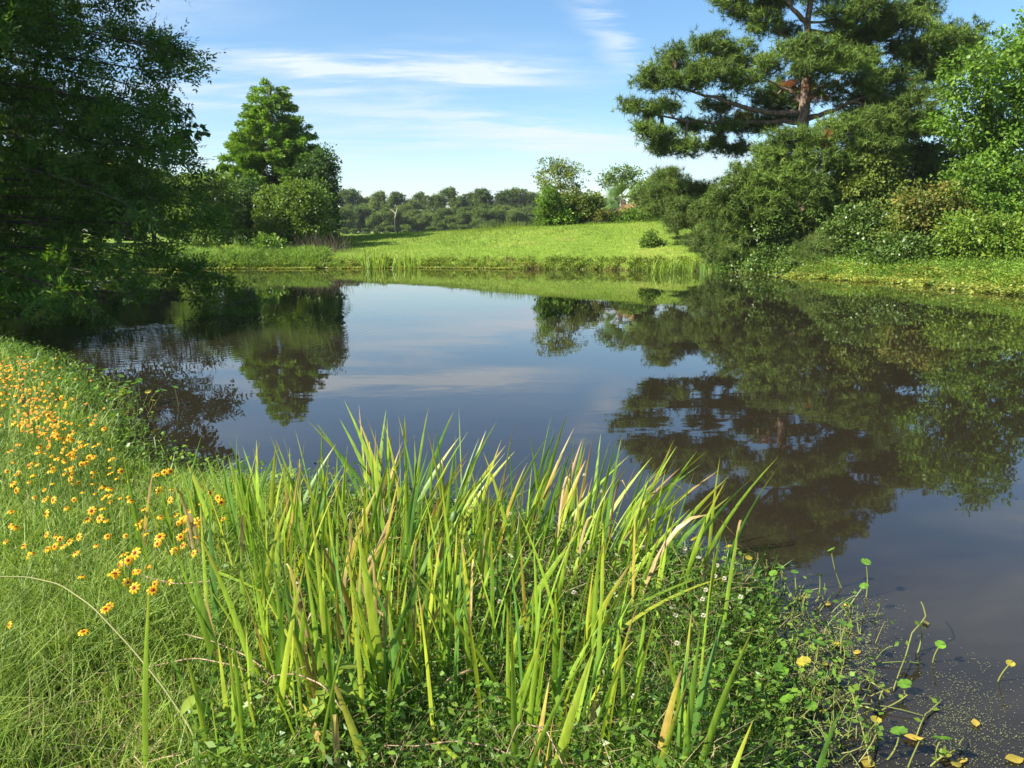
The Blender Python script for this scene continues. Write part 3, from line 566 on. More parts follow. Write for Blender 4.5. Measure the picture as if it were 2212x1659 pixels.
def palm():
    Y = 51.5; b = hbase(1347, Y); base = np.array([b[0], b[1], float(terrain(*b)) - .05]); c = at(1347, 432, Y)
    e = empty('fan_palm', base, 'fan palm with stiff pale green fronds on the hilltop', 'palm')
    g = Geo(); g.add(*tube(np.stack([base, (base + c) / 2 + [.05, 0, 0], c]), [.17, .16, .13], 9)); g.build('trunk', MAT['bark_d'], e, smooth=True)
    pm = leaf_mat('palm_fronds', [(.10, .19, .05), (.15, .24, .075)], .25, .4, .45); pd = leaf_mat('dry_palm_fronds', [(.28, .2, .09), (.36, .27, .13)], .2, .7, .2)
    for k in range(13):
        az = k * 2.4; el = R(rng.uniform(-50, 65)); dead = el < R(-28)
        d = np.array([math.cos(az) * math.cos(el), math.sin(az) * math.cos(el), math.sin(el)]); pet = .55; hub = c + d * pet
        side = nrm(np.cross(d, [0, 0, 1.0])); rl = rng.uniform(-1.2, 1.2); n0 = np.cross(side, d); side = side * math.cos(rl) + n0 * math.sin(rl); nn = np.cross(side, d)
        g = Geo(); g.add(*tube(np.stack([c, hub]), [.02, .014], 4))
        th = np.linspace(-1.25, 1.25, 22); D = np.cos(th)[:, None] * d + np.sin(th)[:, None] * side; ln = (1.0 * (1 - .18 * np.abs(th) / 1.25))
        D = D - np.array([0, 0, .12]); g.add(*leafq(np.repeat(hub[None], 22, 0), D, np.repeat(nn[None], 22, 0) + rng.normal(size=(22, 3)) * .15, ln, .075, .3, .5))
        g.build('frond', pd if dead else pm, e)
palm()

# ---- distant woodland
def far_mesh(seed, w, h, kind):
    global rng
    keep = rng; rng = np.random.default_rng(seed)
    lob = []
    for _ in range(int(kind * 1.9)):
        a = rng.uniform(0, 6.28); z = rng.uniform(.16, .93) * h; r = rng.uniform(.2, .95) * w / 2 * math.sqrt(max(.05, 1 - ((z / h - .5) / .52) ** 2)); q = rng.uniform(.11, .2)
        lob.append((np.array([math.cos(a) * r, math.sin(a) * r, z]), (w * q, w * q, h * q * .62)))
    lob.append((np.array([0, 0, h * .90]), (w * .15, w * .15, h * .10)))
    V, F = lobe_leaves(lob, .34, 26, .40, .25, .7)
    V[:, 2] = np.maximum(V[:, 2], .3)
    me = mesh_data('crown', V, [F], [], MAT['far'])
    g = Geo(); g.add(*tube([[0, 0, -.3], [.1, 0, h * .4], [0, .1, h * .8]], [w * .035, w * .025, .05], 6))
    for c, r in lob[:6]: g.add(*tube(bez([0, 0, h * .3], c * [.4, .4, .8], c, 4), [.14, .1, .07, .04], 4))
    V2 = np.concatenate(g.V); t = mesh_data('trunk', V2, g.Q, g.T, MAT['bark_d']); rng = keep
    return me, t
FM = [far_mesh(11, 9, 12, 13), far_mesh(12, 8, 13.5, 12), far_mesh(13, 10, 10.5, 13), far_mesh(14, 7, 14, 11), far_mesh(15, 11, 8.5, 13), far_mesh(16, 6, 6, 9)]
def far_tree(px, pytop, Y, kind, label, grp, wide=1.0):
    me, t = FM[kind]; h0 = [12, 13.5, 10.5, 14, 8.5, 6][kind]; p = at(px, pytop, Y); z0 = float(terrain(p[0], p[1]))
    e = empty('distant_tree', (p[0], p[1], z0), label, 'tree', grp); s = (p[2] - z0) / h0
    e.scale = (s * wide, s * wide, s); e.rotation_euler = (0, 0, rng.uniform(0, 6.28))
    link_mesh('trunk', t, e); link_mesh('crown', me, e)
ORD = ['first', 'second', 'third', 'fourth', 'fifth', 'sixth', 'seventh', 'eighth', 'ninth', 'tenth', 'eleventh', 'twelfth', 'thirteenth', 'fourteenth', 'fifteenth', 'sixteenth', 'seventeenth']
for i, (px, py, k) in enumerate([(738, 418, 1), (764, 414, 0), (796, 430, 2), (818, 416, 3), (856, 420, 0), (886, 434, 2), (906, 418, 3), (940, 424, 1), (968, 408, 3), (994, 428, 0), (1020, 420, 1), (1048, 413, 0), (1084, 416, 3), (1112, 410, 1), (1140, 420, 0), (1168, 424, 1)]):
    far_tree(px, py, rng.uniform(205, 235), k, ORD[i] + ' tall tree from the left along the skyline of the distant wood', 'distant wood, tall back trees', rng.uniform(.85, 1.15))
for px, py, k in [(700, 422, 0), (1200, 420, 0), (1245, 424, 1), (1290, 426, 2), (1330, 430, 0), (1380, 430, 0), (1430, 428, 1)]:
    far_tree(px, py, rng.uniform(205, 235), k, 'distant tree mostly hidden behind the bushes at either end of the wood', 'distant wood, hidden ends', 1.0)
for i, (px, py, k) in enumerate([(745, 455, 2), (780, 450, 4), (812, 464, 2), (838, 452, 2), (864, 468, 4), (898, 455, 2), (930, 464, 4), (958, 452, 2), (985, 468, 4), (1010, 450, 2), (1040, 462, 2), (1062, 456, 4), (1088, 446, 2), (1118, 460, 4), (1142, 450, 2), (1175, 462, 4)]):
    far_tree(px, py, rng.uniform(180, 200), k, ORD[i] + ' rounded tree from the left in the lower front row of the distant wood', 'distant wood, lower front trees', rng.uniform(.9, 1.3))
LB3 = 'low pale bush at the foot of the distant wood'
for px, py, k in [(742, 491, 5), (765, 494, 5), (790, 493, 5), (812, 496, 5), (840, 488, 5), (880, 486, 5), (930, 490, 5), (1000, 486, 5), (1050, 484, 5)]:
    far_tree(px, py, rng.uniform(160, 172), k, LB3, 'low bushes before the distant wood', 1.4)
for k in range(17):
    far_tree(715 + k * 31, 474 + rng.uniform(-6, 6), 240, 4, 'shrubby understorey tree mostly hidden at the back of the distant wood', 'distant wood, hidden understorey', 1.7)
LB4 = 'tree of the background wood seen through gaps behind the pine'
for px, py, k, Y in [(1480, 425, 2, 82), (1560, 415, 0, 78), (1650, 410, 2, 75), (1740, 405, 0, 80), (1830, 400, 2, 74), (1920, 395, 0, 70), (2010, 390, 2, 66), (2100, 380, 0, 64), (2190, 375, 2, 62), (2280, 370, 0, 60)]:
    far_tree(px, py, Y, k, LB4, 'background wood behind the pine', 1.1)
LB5 = 'tree of the dim wood behind the near cypress on the left'
for px, py, k, Y in [(60, 330, 0, 52), (150, 340, 2, 56), (240, 350, 0, 58), (320, 370, 2, 60), (390, 385, 0, 62), (-40, 320, 2, 50)]:
    far_tree(px, py, Y, k, LB5, 'wood behind the near cypress', 1.1)
def snag():
    Y = 182; p = at(853, 500, Y); z0 = float(terrain(p[0], p[1])); e = empty('dead_tree', (p[0], p[1], z0), 'pale forked dead branch standing out before the dark distant trees', 'tree')
    a = at(853, 471, Y); c = at(855, 462, Y); l = at(842, 452, Y); r = at(858, 450, Y); b0 = np.array([p[0], p[1], z0]); g = Geo()
    g.add(*tube(np.stack([b0, a]), [.12, .11], 6)); g.build('trunk', MAT['bark_d'], e); g = Geo(); g.add(*tube(np.stack([a, c, r]), [.11, .16, .08], 6)); g.build('limb', MAT['bark_p'], e); g = Geo(); g.add(*tube(np.stack([c, (c + l) / 2 + [0, 0, .2], l]), [.15, .11, .05], 5)); g.build('limb', MAT['bark_p'], e)
snag()

# ------------------------------------------------------------------ far shore and lawn vegetation
def blades(P, D, Ln, Wd, bend, side=None):
    n = len(P); D = nrm(D); Sx = nrm(np.cross(D, rng.normal(size=(n, 3)) * .5 + [0, -1, .3])) if side is None else side
    Ln = np.asarray(Ln, float).reshape(-1, 1); Wd = np.broadcast_to(np.asarray(Wd, float).reshape(-1, 1), (n, 1))
    b = rng.normal(size=(n, 3)); b[:, 2] = -np.abs(b[:, 2]) * .6
    m = P + D * Ln * .55; t = P + D * Ln + b * Ln * bend
    V = np.stack([P - Sx * Wd / 2, P + Sx * Wd / 2, m - Sx * Wd * .4, m + Sx * Wd * .4, t], 1).reshape(-1, 3)
    i = np.arange(n)[:, None] * 5
    return V, i + np.array([[0, 1, 3, 2]]), i + np.array([[2, 3, 4]])
def add_blades(g, *a, **k):
    V, Q, T = blades(*a, **k); g.Q.append(Q + g.n); g.T.append(T + g.n); g.V.append(V); g.n += len(V)
def upd(n, lean=.35, z=1.0): return nrm(rng.normal(size=(n, 3)) * [lean, lean, .15] + [0, 0, z])
MAT['lawn'] = leaf_mat('lawn_grass', [(.13, .23, .025), (.19, .29, .035), (.27, .31, .06)], .4, .6, .15, .3)
MAT['shore'] = leaf_mat('shore_herbs', [(.12, .23, .03), (.19, .29, .04), (.28, .30, .06)], .4, .55, .2, .5, (.24, .22, .07))
MAT['mat'] = leaf_mat('pennywort_mat', [(.12, .23, .035), (.24, .31, .06), (.38, .34, .07)], .35, .45, .35, .8)
def along_shore(i0, i1, n, lo, hi):
    pts = POND[i0:i1 + 1]; seg = np.linalg.norm(np.diff(pts, axis=0), axis=1); cum = np.concatenate([[0], np.cumsum(seg)])
    t = rng.uniform(0, cum[-1], n); k = np.clip(np.searchsorted(cum, t) - 1, 0, len(seg) - 1); f = ((t - cum[k]) / seg[k])[:, None]
    p = pts[k] * (1 - f) + pts[k + 1] * f; tv = nrm(pts[k + 1] - pts[k]); nv = np.stack([tv[:, 1], -tv[:, 0]], 1)   # outward for the counter-clockwise pond
    return p + nv * rng.uniform(lo, hi, (n, 1)) + rng.normal(size=(n, 2)) * .06
def with_z(p, dz=0.0): return np.stack([p[:, 0], p[:, 1], np.maximum(terrain(p[:, 0], p[:, 1]), 0) + dz], 1)
# lawn: short grass over the near slope of the mound
n = 48000; pp = np.stack([rng.uniform(-22, 16, n), 39 + rng.uniform(0, 1, n) ** .8 * 20], 1); pp = pp[sd_pond(pp[:, 0], pp[:, 1]) > .3]
P = with_z(pp); n = len(P); g = Geo(); g.add(*tris(P, upd(n, .4), np.tile([[0, -1, .2]], (n, 1)) + rng.normal(size=(n, 3)) * .3, rng.uniform(.05, .14, n) * (1 + .6 * (wob(P[:, 0], P[:, 1], .8) > .3)), .024))
tag(g.build('lawn_grass', MAT['lawn']), 'short mown grass covering the sloping lawn', kind='stuff')
# tall thin weeds along the crest of the mound
g = Geo(); n = 900; n = 420; px = rng.uniform(930, 1190, n); q = at(px, 480, 52 + rng.normal(size=n) * .8); P = with_z(q[:, :2]); g.add(*tris(P, upd(n, .12), np.tile([[0, -1, 0]], (n, 1)), rng.uniform(.15, .75, n) * sst(920, 1080, px), .022))
tag(g.build('crest_weeds', MAT['shore']), 'thin tall weeds along the crest of the lawn', kind='stuff')
# herbs and grasses on the far waterline
g = Geo(); p = along_shore(23, 29, 18000, -.1, .8); p = p[wob(p[:, 0], p[:, 1], 1.7) + rng.normal(size=len(p)) * .25 > -.15]; P = with_z(p); n = len(P); big = (wob(P[:, 0], P[:, 1], 1.5) > .25)
add_blades(g, P, upd(n, .5), rng.uniform(.06, .22, n) * (1 + 1.0 * big), .03, .3)
p = along_shore(23, 29, 14000, -.12, .6); p = p[wob(p[:, 0], p[:, 1], 2.2) + rng.normal(size=len(p)) * .2 > .1]; n = len(p); P = with_z(p); P[:, 2] += rng.uniform(0, .3, n)
g.add(*leafq(P, upd(n, 1.0, .4), upd(n, .6), .1, .07)); tag(g.build('shore_herbs', MAT['shore']), 'ragged herbs and grass along the far waterline', kind='stuff')
g = Geo(); n = 9000; p = along_shore(25, 29, n, -.7, .1); p = p[wob(p[:, 0], p[:, 1], 1.3) + rng.normal(size=len(p)) * .25 > 0]; n = len(p); P = np.stack([p[:, 0], p[:, 1], rng.uniform(.01, .07, n)], 1); g.add(*leafq(P, upd(n, 1.5, .3), upd(n, .5), .09, .08))
p = along_shore(19, 22, 26000, -1.5, 1.3); w1 = wob(p[:, 0], p[:, 1], 1.6) + rng.normal(size=len(p)) * .2; sdp = sd_pond(p[:, 0], p[:, 1]); p = p[w1 > -.25 + np.clip(-sdp - .3, 0, 2) * .7]; n = len(p); P = with_z(p); P[:, 2] += rng.uniform(.01, .16, n) * sst(-1.6, -.2, sd_pond(p[:, 0], p[:, 1])); l = rng.uniform(.05, .12, n); g.add(*leafq(P, upd(n, 1.2, .4), upd(n, .5), l, l * .85))
tag(g.build('pennywort_mat', MAT['mat']), 'yellowing pennywort mat floating along the far edges of the pond', kind='stuff')
# grass and herbs on the left far bank and the right bank
MAT['bankgrass'] = leaf_mat('bank_grass', [(.11, .22, .03), (.16, .28, .04), (.22, .32, .05)], .4, .55, .2, .5)
g = Geo(); p = along_shore(27, 29, 14000, .1, 3.2); P = with_z(p); n = len(P); add_blades(g, P, upd(n, .5), rng.uniform(.25, .75, n), .04, .3)
p = along_shore(19, 22, 13000, .0, 4.5); P = with_z(p); n = len(P); add_blades(g, P, upd(n, .6), rng.uniform(.1, .45, n) * (.7 + .6 * (wob(P[:, 0], P[:, 1], 1.3) > 0)), .025, .35)
n = 9000; p = along_shore(19, 22, n, .2, 4.0); P = with_z(p, 0); P[:, 2] += rng.uniform(0, .4, n); l = rng.uniform(.05, .11, n); g.add(*leafq(P, upd(n, 1.0, .4), upd(n, .6), l, l * .6))
tag(g.build('bank_herbs', MAT['bankgrass']), 'lush grass and herbs on the side banks', kind='stuff')

# ------------------------------------------------------------------ sword-shaped leaves (iris, cattail)
def blade_mat(name, c1, c2, tipc, tip0=.86, trans=.38):
    m, nt, N, L = nodes(name); oi = N.new('ShaderNodeObjectInfo'); r = ramp(N, [c1, c2]); L.new(oi.outputs['Random'], r.inputs[0])
    uv = N.new('ShaderNodeAttribute'); uv.attribute_name = 'along'; ac = N.new('ShaderNodeAttribute'); ac.attribute_name = 'across'
    tc = N.new('ShaderNodeTexCoord'); mp = N.new('ShaderNodeMapping'); mp.inputs['Scale'].default_value = (60, 60, 5); L.new(tc.outputs['Object'], mp.inputs[0])
    nz = N.new('ShaderNodeTexNoise'); nz.inputs['Scale'].default_value = 1; nz.inputs['Detail'].default_value = 4; L.new(mp.outputs[0], nz.inputs[0])
    v = ramp(N, [(.78, .78, .78), (1.18, 1.18, 1.18)], [.35, .65]); L.new(nz.outputs[0], v.inputs[0]); col = mixc(N, L, 1.0, r.outputs[0], v.outputs[0], 'MULTIPLY')
    n2 = N.new('ShaderNodeTexNoise'); n2.inputs['Scale'].default_value = 9; n2.inputs['Detail'].default_value = 2; L.new(tc.outputs['Object'], n2.inputs[0])
    def M(op, a, b):
        q = N.new('ShaderNodeMath'); q.operation = op
        for i, w in enumerate((a, b)):
            if isinstance(w, (int, float)): q.inputs[i].default_value = w
            else: L.new(w, q.inputs[i])
        return q.outputs[0]
    s = M('ADD', M('ADD', uv.outputs['Fac'], M('MULTIPLY', M('SUBTRACT', oi.outputs['Random'], .5), .34)), M('MULTIPLY', M('SUBTRACT', n2.outputs[0], .5), .35))
    s = M('ADD', s, M('MULTIPLY', M('ABSOLUTE', ac.outputs['Fac'], 0), .09))
    t = ramp(N, [(0, 0, 0), (1, 1, 1)], [tip0, min(1, tip0 + .09)]); L.new(s, t.inputs[0]); y = ramp(N, [(0, 0, 0), (.8, .8, .8)], [tip0 - .22, tip0 - .02]); L.new(s, y.inputs[0])
    col = mixc(N, L, y.outputs[0], col, (.36, .33, .03)); col = mixc(N, L, t.outputs[0], col, tipc)
    st = M('ADD', M('MULTIPLY', M('SINE', M('MULTIPLY', ac.outputs['Fac'], 17.0), 0), .10), 1.0); cs = N.new('ShaderNodeCombineColor')
    for q in range(3): L.new(st, cs.inputs[q])
    col = mixc(N, L, 1.0, col, cs.outputs[0], 'MULTIPLY')
    n3 = N.new('ShaderNodeTexNoise'); n3.inputs['Scale'].default_value = 75; n3.inputs['Detail'].default_value = 3; L.new(tc.outputs['Object'], n3.inputs[0])
    sp = ramp(N, [(0, 0, 0), (.75, .75, .75)], [.66, .72]); L.new(n3.outputs[0], sp.inputs[0]); col = mixc(N, L, sp.outputs[0], col, (.2, .13, .05))
    leaf_shader(N, L, nt, col, trans, .42, .35, (1.15, 1.15, .5)); return m
BM = {'g': blade_mat('iris_leaf_green', (.19, .32, .03), (.29, .42, .04), (.36, .25, .10), 1.08), 'd': blade_mat('iris_leaf_deep', (.09, .20, .035), (.14, .27, .04), (.26, .15, .06), 1.08),
      'y': blade_mat('iris_leaf_yellow', (.29, .40, .035), (.38, .42, .04), (.40, .27, .09), .98), 'b': blade_mat('iris_leaf_dying', (.38, .3, .05), (.36, .22, .07), (.30, .19, .08), .80), 'x': blade_mat('iris_leaf_dry', (.28, .19, .08), (.42, .32, .16), (.2, .13, .05), .9, .2)}
def blade_mesh(pts, w, ang, mat, taper=.5, twist=0.0, fold=.12):
    pts = np.asarray(pts, float); n = len(pts); t = np.linspace(0, 1, n); T = nrm(np.gradient(pts, axis=0))
    A = ang + twist * t; sd = np.stack([np.cos(A), np.sin(A), 0 * A], 1); sd = nrm(sd - T * (sd * T).sum(1, keepdims=True)); nn = np.cross(sd, T)
    ww = w * np.clip((1 - t) / taper, 0, 1) ** .75 * (.72 + .28 * np.clip(t / .25, 0, 1)); ww[-1] = w * .03
    V = np.stack([pts - sd * ww[:, None] / 2, pts + nn * (ww * fold)[:, None], pts + sd * ww[:, None] / 2], 1).reshape(-1, 3)
    i = np.arange(n - 1)[:, None] * 3; F = np.concatenate([i + [0, 1, 4, 3], i + [1, 2, 5, 4]])
    me = mesh_data('leaf', V, [F], [], mat, True)
    a = me.attributes.new('along', 'FLOAT', 'POINT'); a.data.foreach_set('value', np.repeat(t, 3).astype(np.float32))
    a = me.attributes.new('across', 'FLOAT', 'POINT'); a.data.foreach_set('value', np.tile([-1, 0, 1], n).astype(np.float32))
    return me
def add_blade(e, base, tip, w, m, bow=0.0, curl=0.0, n=9, ang=None):
    base = np.asarray(base, float); tip = np.asarray(tip, float); ln = np.linalg.norm(tip - base)
    mid = (base + tip) / 2; mid[2] += bow * ln; hz = tip[:2] - base[:2]; mid[:2] -= hz * .22
    pts = bez(base, mid, tip, n)
    if curl: pts[:, 2] -= curl * ln * np.linspace(0, 1, n) ** 4
    pts = pts - np.array(e.location)
    return link_mesh('leaf', blade_mesh(pts, w, rng.normal() * .55 if ang is None else ang, BM[m], rng.uniform(.4, .65), rng.normal() * .35), e)
def reed_clump(name, label, px0, px1, py, n, h, cat, grp=None, dy=.25, mats='gggyd', w=.035):
    c = plane((px0 + px1) / 2, py, .02); e = empty(name, (c[0], c[1], 0.0), label, cat, grp)
    for _ in range(n):
        b = plane(rng.uniform(px0, px1), py + rng.uniform(-2, 2), .0); b[1] += rng.uniform(-dy, dy); b[2] = max(float(terrain(b[0], b[1])), 0) - .03
        hh = h * rng.uniform(.55, 1.1); t = b + [rng.normal() * .2 * hh, rng.normal() * .15 * hh, hh]
        add_blade(e, b, t, w * rng.uniform(.8, 1.2), rng.choice(list(mats)), rng.uniform(0, .05), 0, 5)
reed_clump('iris_clump', 'sunlit iris clump on the far shore, the wider of two side by side', 776, 838, 580, 80, .95, 'plant', 'iris clumps on the far shore')
reed_clump('iris_clump', 'sunlit iris clump on the far shore, the narrower one nearer the middle', 848, 905, 580, 55, .8, 'plant', 'iris clumps on the far shore')
reed_clump('iris_clump', 'iris clump at the waterline beside the young pine', 1400, 1500, 588, 85, .75, 'plant', 'iris clumps on the far shore', mats='gggd')
reed_clump('iris_clump', 'dark shaded iris clump under the young pine', 1505, 1560, 589, 40, .7, 'plant', 'iris clumps on the far shore', mats='ddd')
reed_clump('cattail_clump', 'tall dark cattail leaves on the far left bank', 560, 582, 566, 22, 1.5, 'plant', 'cattail clumps', .4, 'ddd')
reed_clump('cattail_clump', 'grey green cattail leaves beside the dark near cypress', 515, 545, 562, 16, 1.3, 'plant', 'cattail clumps', .4, 'dd')

# ------------------------------------------------------------------ near bank: iris bed
CL = [('left back', 500, 1215, 'iris clump beside the yellow flowers, at the back left of the bed'), ('left front', 520, 1590, 'front left iris clump rising from the bottom edge beside bare soil'), ('mid back', 810, 1150, 'tallest iris clump, standing against the bright water'),
      ('mid front', 740, 1540, 'front middle iris clump with broad yellowing leaves'), ('mid', 690, 1300, 'iris clump in the middle of the bed with dry brown tips'), ('centre', 950, 1250, 'iris clump right of the tallest one, leaning right'), ('centre front', 1180, 1570, 'front iris clump with large yellow leaves leaning right'), ('right back', 1215, 1180, 'iris clump with withered brown tops against the water'),
      ('lean', 1400, 1230, 'iris clump leaning far out over the water'), ('front gap', 900, 1440, 'narrow leaved iris clump left of the round seed pod stalk'), ('inner', 1060, 1400, 'narrow leaved iris clump in front of the leaning ones'), ('inner left', 620, 1470, 'narrow leaved iris clump between the two front left ones'), ('far right', 1490, 1630, 'last iris clump by the floating pennywort, lower right')]
clump = []
for _, px, py, lab in CL:
    p = ground_hit(px, py); clump.append(empty('iris_clump', p, lab, 'plant', 'iris clumps of the near bed'))
CC = np.array([np.array(c.location) for c in clump])
def iris(tx, ty, vx, vy, Y, w, m, dy=.1, bow=0.0, curl=0.0):
    t = at(tx, ty, Y + dy); v = at(vx, vy, Y); d = v - t; z = float(terrain(v[0], v[1])); z = max(z, 0) - .03
    k = max(1.0, (z - t[2]) / d[2]) if d[2] < -.02 else 1.0; k = min(k, 1.9); b = t + d * k; b[2] = max(z, min(b[2], z + .05)) if k < 1.85 else z
    e = clump[int(np.argmin(((CC[:, :2] - b[:2]) ** 2).sum(1)))]
    add_blade(e, b, t, w / 100, m, bow, curl, 12, rng.normal() * .35)
SPEC = [(404, 1001, 480, 1247, 3.7, 3.0, 'g'), (445, 984, 515, 1247, 3.8, 3.2, 'g'), (479, 991, 525, 1230, 3.9, 3.0, 'd'), (492, 982, 530, 1150, 4.0, 2.6, 'y'), (523, 962, 559, 1090, 4.2, 2.6, 'g'), (554, 951, 562, 1213, 4.1, 3.2, 'g'), (598, 946, 588, 1110, 4.2, 2.8, 'y'), (605, 962, 563, 1028, 4.3, 2.6, 'd'), (412, 1020, 470, 1150, 4.1, 2.6, 'd'),
 (663, 907, 754, 1028, 4.6, 3.0, 'd'), (684, 915, 760, 1050, 4.7, 2.6, 'd'), (733, 904, 781, 1015, 4.7, 2.6, 'g'), (744, 866, 802, 1028, 4.6, 3.4, 'g'), (774, 905, 812, 1030, 4.7, 3.2, 'y'), (834, 885, 822, 1015, 4.8, 2.6, 'g'), (845, 935, 838, 1040, 4.7, 2.6, 'g'), (884, 943, 848, 1060, 4.5, 2.8, 'y'), (870, 953, 840, 1060, 4.6, 2.4, 'b'), (874, 895, 878, 1065, 4.7, 2.2, 'd'), (894, 940, 900, 1070, 4.7, 2.2, 'd'), (908, 960, 905, 1080, 4.6, 2.2, 'd'),
 (980, 888, 925, 1059, 4.5, 2.6, 'd'), (991, 880, 995, 1000, 4.8, .8, 'y'), (993, 943, 920, 1075, 4.4, 2.8, 'd'), (1014, 972, 955, 1090, 4.3, 2.8, 'b'), (1010, 990, 950, 1110, 4.2, 2.6, 'y'), (1073, 910, 1000, 1076, 4.4, 2.8, 'g'), (1092, 962, 1020, 1090, 4.4, 2.6, 'y'), (1112, 975, 1021, 1111, 4.3, 2.6, 'y'), (1080, 1000, 1000, 1090, 4.2, 2.6, 'g'), (1050, 930, 1015, 1050, 4.5, 2.2, 'd'),
 (1226, 892, 1170, 1108, 4.5, 3.0, 'g'), (1197, 926, 1165, 1105, 4.6, 2.2, 'd'), (1265, 994, 1200, 1183, 4.0, 3.4, 'y'), (1298, 936, 1285, 1075, 4.6, 2.6, 'g'), (1283, 940, 1262, 1040, 4.7, 2.4, 'b'), (1268, 950, 1245, 1060, 4.6, 2.4, 'b'), (1318, 950, 1290, 1080, 4.5, 2.2, 'd'), (1258, 948, 1225, 1080, 4.6, 2.4, 'b'), (1240, 925, 1190, 1060, 4.5, 2.4, 'b'),
 (1529, 973, 1411, 1102, 4.2, 2.8, 'g'), (1573, 1030, 1421, 1225, 3.7, 3.4, 'g'), (1551, 1017, 1440, 1100, 4.2, 2.6, 'y'), (1577, 1072, 1470, 1185, 3.9, 2.4, 'd'), (1450, 968, 1400, 1090, 4.3, 2.6, 'b'), (1408, 988, 1330, 1110, 4.3, 2.4, 'y'), (1359, 984, 1270, 1060, 4.5, 2.0, 'g'), (1510, 1005, 1390, 1120, 4.2, 2.4, 'd'), (1470, 1010, 1370, 1130, 4.1, 2.6, 'b'), (1500, 1050, 1380, 1180, 3.9, 2.4, 'g'), (1430, 1030, 1340, 1170, 3.9, 2.4, 'd'), (1490, 1100, 1390, 1230, 3.6, 2.4, 'y'),
 (1252, 1147, 1115, 1385, 3.0, 2.8, 'g'), (1366, 1212, 1247, 1447, 2.8, 3.2, 'y'), (1314, 1287, 1209, 1585, 2.4, 3.0, 'y'), (1283, 1400, 1212, 1658, 2.15, 3.4, 'y'), (1335, 1324, 1350, 1608, 2.35, 1.8, 'g'), (1104, 1315, 1112, 1652, 2.2, 2.4, 'g'), (1189, 1456, 1160, 1652, 2.2, 1.8, 'b'), (1170, 1250, 1150, 1560, 2.5, 2.0, 'g'),
 (1494, 1321, 1464, 1637, 2.25, 1.5, 'd'), (1513, 1356, 1480, 1655, 2.2, 2.3, 'g'), (1561, 1342, 1496, 1608, 2.3, 2.4, 'd'), (1488, 1468, 1432, 1658, 2.15, 2.6, 'y'), (1476, 1432, 1425, 1650, 2.2, 2.4, 'b'), (1630, 1352, 1520, 1658, 2.2, 2.7, 'g'), (1627, 1555, 1578, 1658, 2.1, 2.6, 'g'),
 (451, 1090, 470, 1400, 2.75, 3.2, 'd'), (402, 1200, 470, 1460, 2.5, 3.4, 'g'), (438, 1265, 480, 1480, 2.5, 2.2, 'b'), (501, 1406, 510, 1650, 2.15, 2.6, 'g'), (470, 1380, 500, 1640, 2.2, 1.8, 'y'), (530, 1330, 545, 1600, 2.3, 2.2, 'g'), (548, 1556, 580, 1658, 2.1, 2.2, 'd'),
 (658, 1215, 595, 1652, 2.25, 2.5, 'y'), (655, 1180, 709, 1608, 2.35, 2.0, 'g'), (697, 1421, 780, 1652, 2.15, 3.0, 'y'), (765, 1110, 835, 1594, 2.5, 3.6, 'y'), (838, 1304, 867, 1579, 2.4, 2.6, 'd'), (780, 1200, 768, 1560, 2.5, 2.4, 'd'), (722, 1330, 745, 1600, 2.35, 1.6, 'd'), (730, 1390, 800, 1600, 2.3, 2.0, 'g'), (560, 1230, 640, 1420, 2.9, 3.0, 'b'), (520, 1180, 530, 1420, 2.9, 2.6, 'g'), (575, 1150, 565, 1400, 3.0, 2.6, 'g'), (600, 1120, 600, 1330, 3.2, 2.6, 'g'),
 (820, 1045, 750, 1250, 3.3, 3.0, 'b'), (690, 1115, 640, 1260, 3.3, 2.6, 'y'), (650, 1000, 630, 1180, 3.7, 2.4, 'b'), (640, 1010, 625, 1130, 3.9, 2.4, 'd'), (612, 985, 622, 1100, 4.0, 2.4, 'b'), (905, 1010, 870, 1230, 3.5, 2.6, 'd'), (855, 1090, 800, 1270, 3.2, 2.8, 'b'), (960, 1100, 900, 1300, 3.2, 2.6, 'd'), (1000, 1150, 985, 1480, 2.6, 2.0, 'd'), (940, 1230, 900, 1400, 2.9, 2.4, 'b'), (1040, 1170, 960, 1330, 3.1, 2.6, 'y'), (710, 985, 700, 1120, 3.9, 2.4, 'g'), (725, 960, 668, 1080, 4.1, 2.4, 'd'), (745, 1000, 690, 1130, 3.8, 2.4, 'd'), (815, 960, 815, 1150, 3.9, 2.8, 'g')]
for s in SPEC: iris(*s)
# long leaves arching to the right over the water plants, and a broken one lying across the front
for (bx, by, bY, tx, ty, tY, w, m, bow) in [(1330, 1340, 3.1, 1650, 1212, 3.9, 2.0, 'g', .10), (1300, 1400, 2.9, 1630, 1230, 3.6, 1.8, 'y', .13), (1180, 1420, 2.9, 1480, 1290, 3.3, 1.6, 'd', .22), (990, 1640, 2.1, 888, 1550, 2.5, 2.2, 'y', .05), (1010, 1300, 3.2, 1130, 1230, 3.5, 1.8, 'x', .3), (960, 1480, 2.6, 1110, 1450, 2.7, 2.2, 'x', .3), (880, 1400, 2.8, 760, 1290, 3.0, 1.6, 'x', .25), (1290, 1500, 2.5, 1370, 1530, 2.6, 1.4, 'x', .35), (700, 1640, 2.15, 640, 1500, 2.3, 2.4, 'b', .2), (420, 1225, 3.2, 590, 1290, 2.9, 2.2, 'g', .06), (690, 1510, 2.4, 560, 1270, 2.9, 1.8, 'y', .02)]:
    b = at(bx, by, bY); t = at(tx, ty, tY); e = clump[int(np.argmin(((CC[:, :2] - b[:2]) ** 2).sum(1)))]; add_blade(e, b, t, w / 100, m, bow, .12 if m == 'x' else 0, 14)
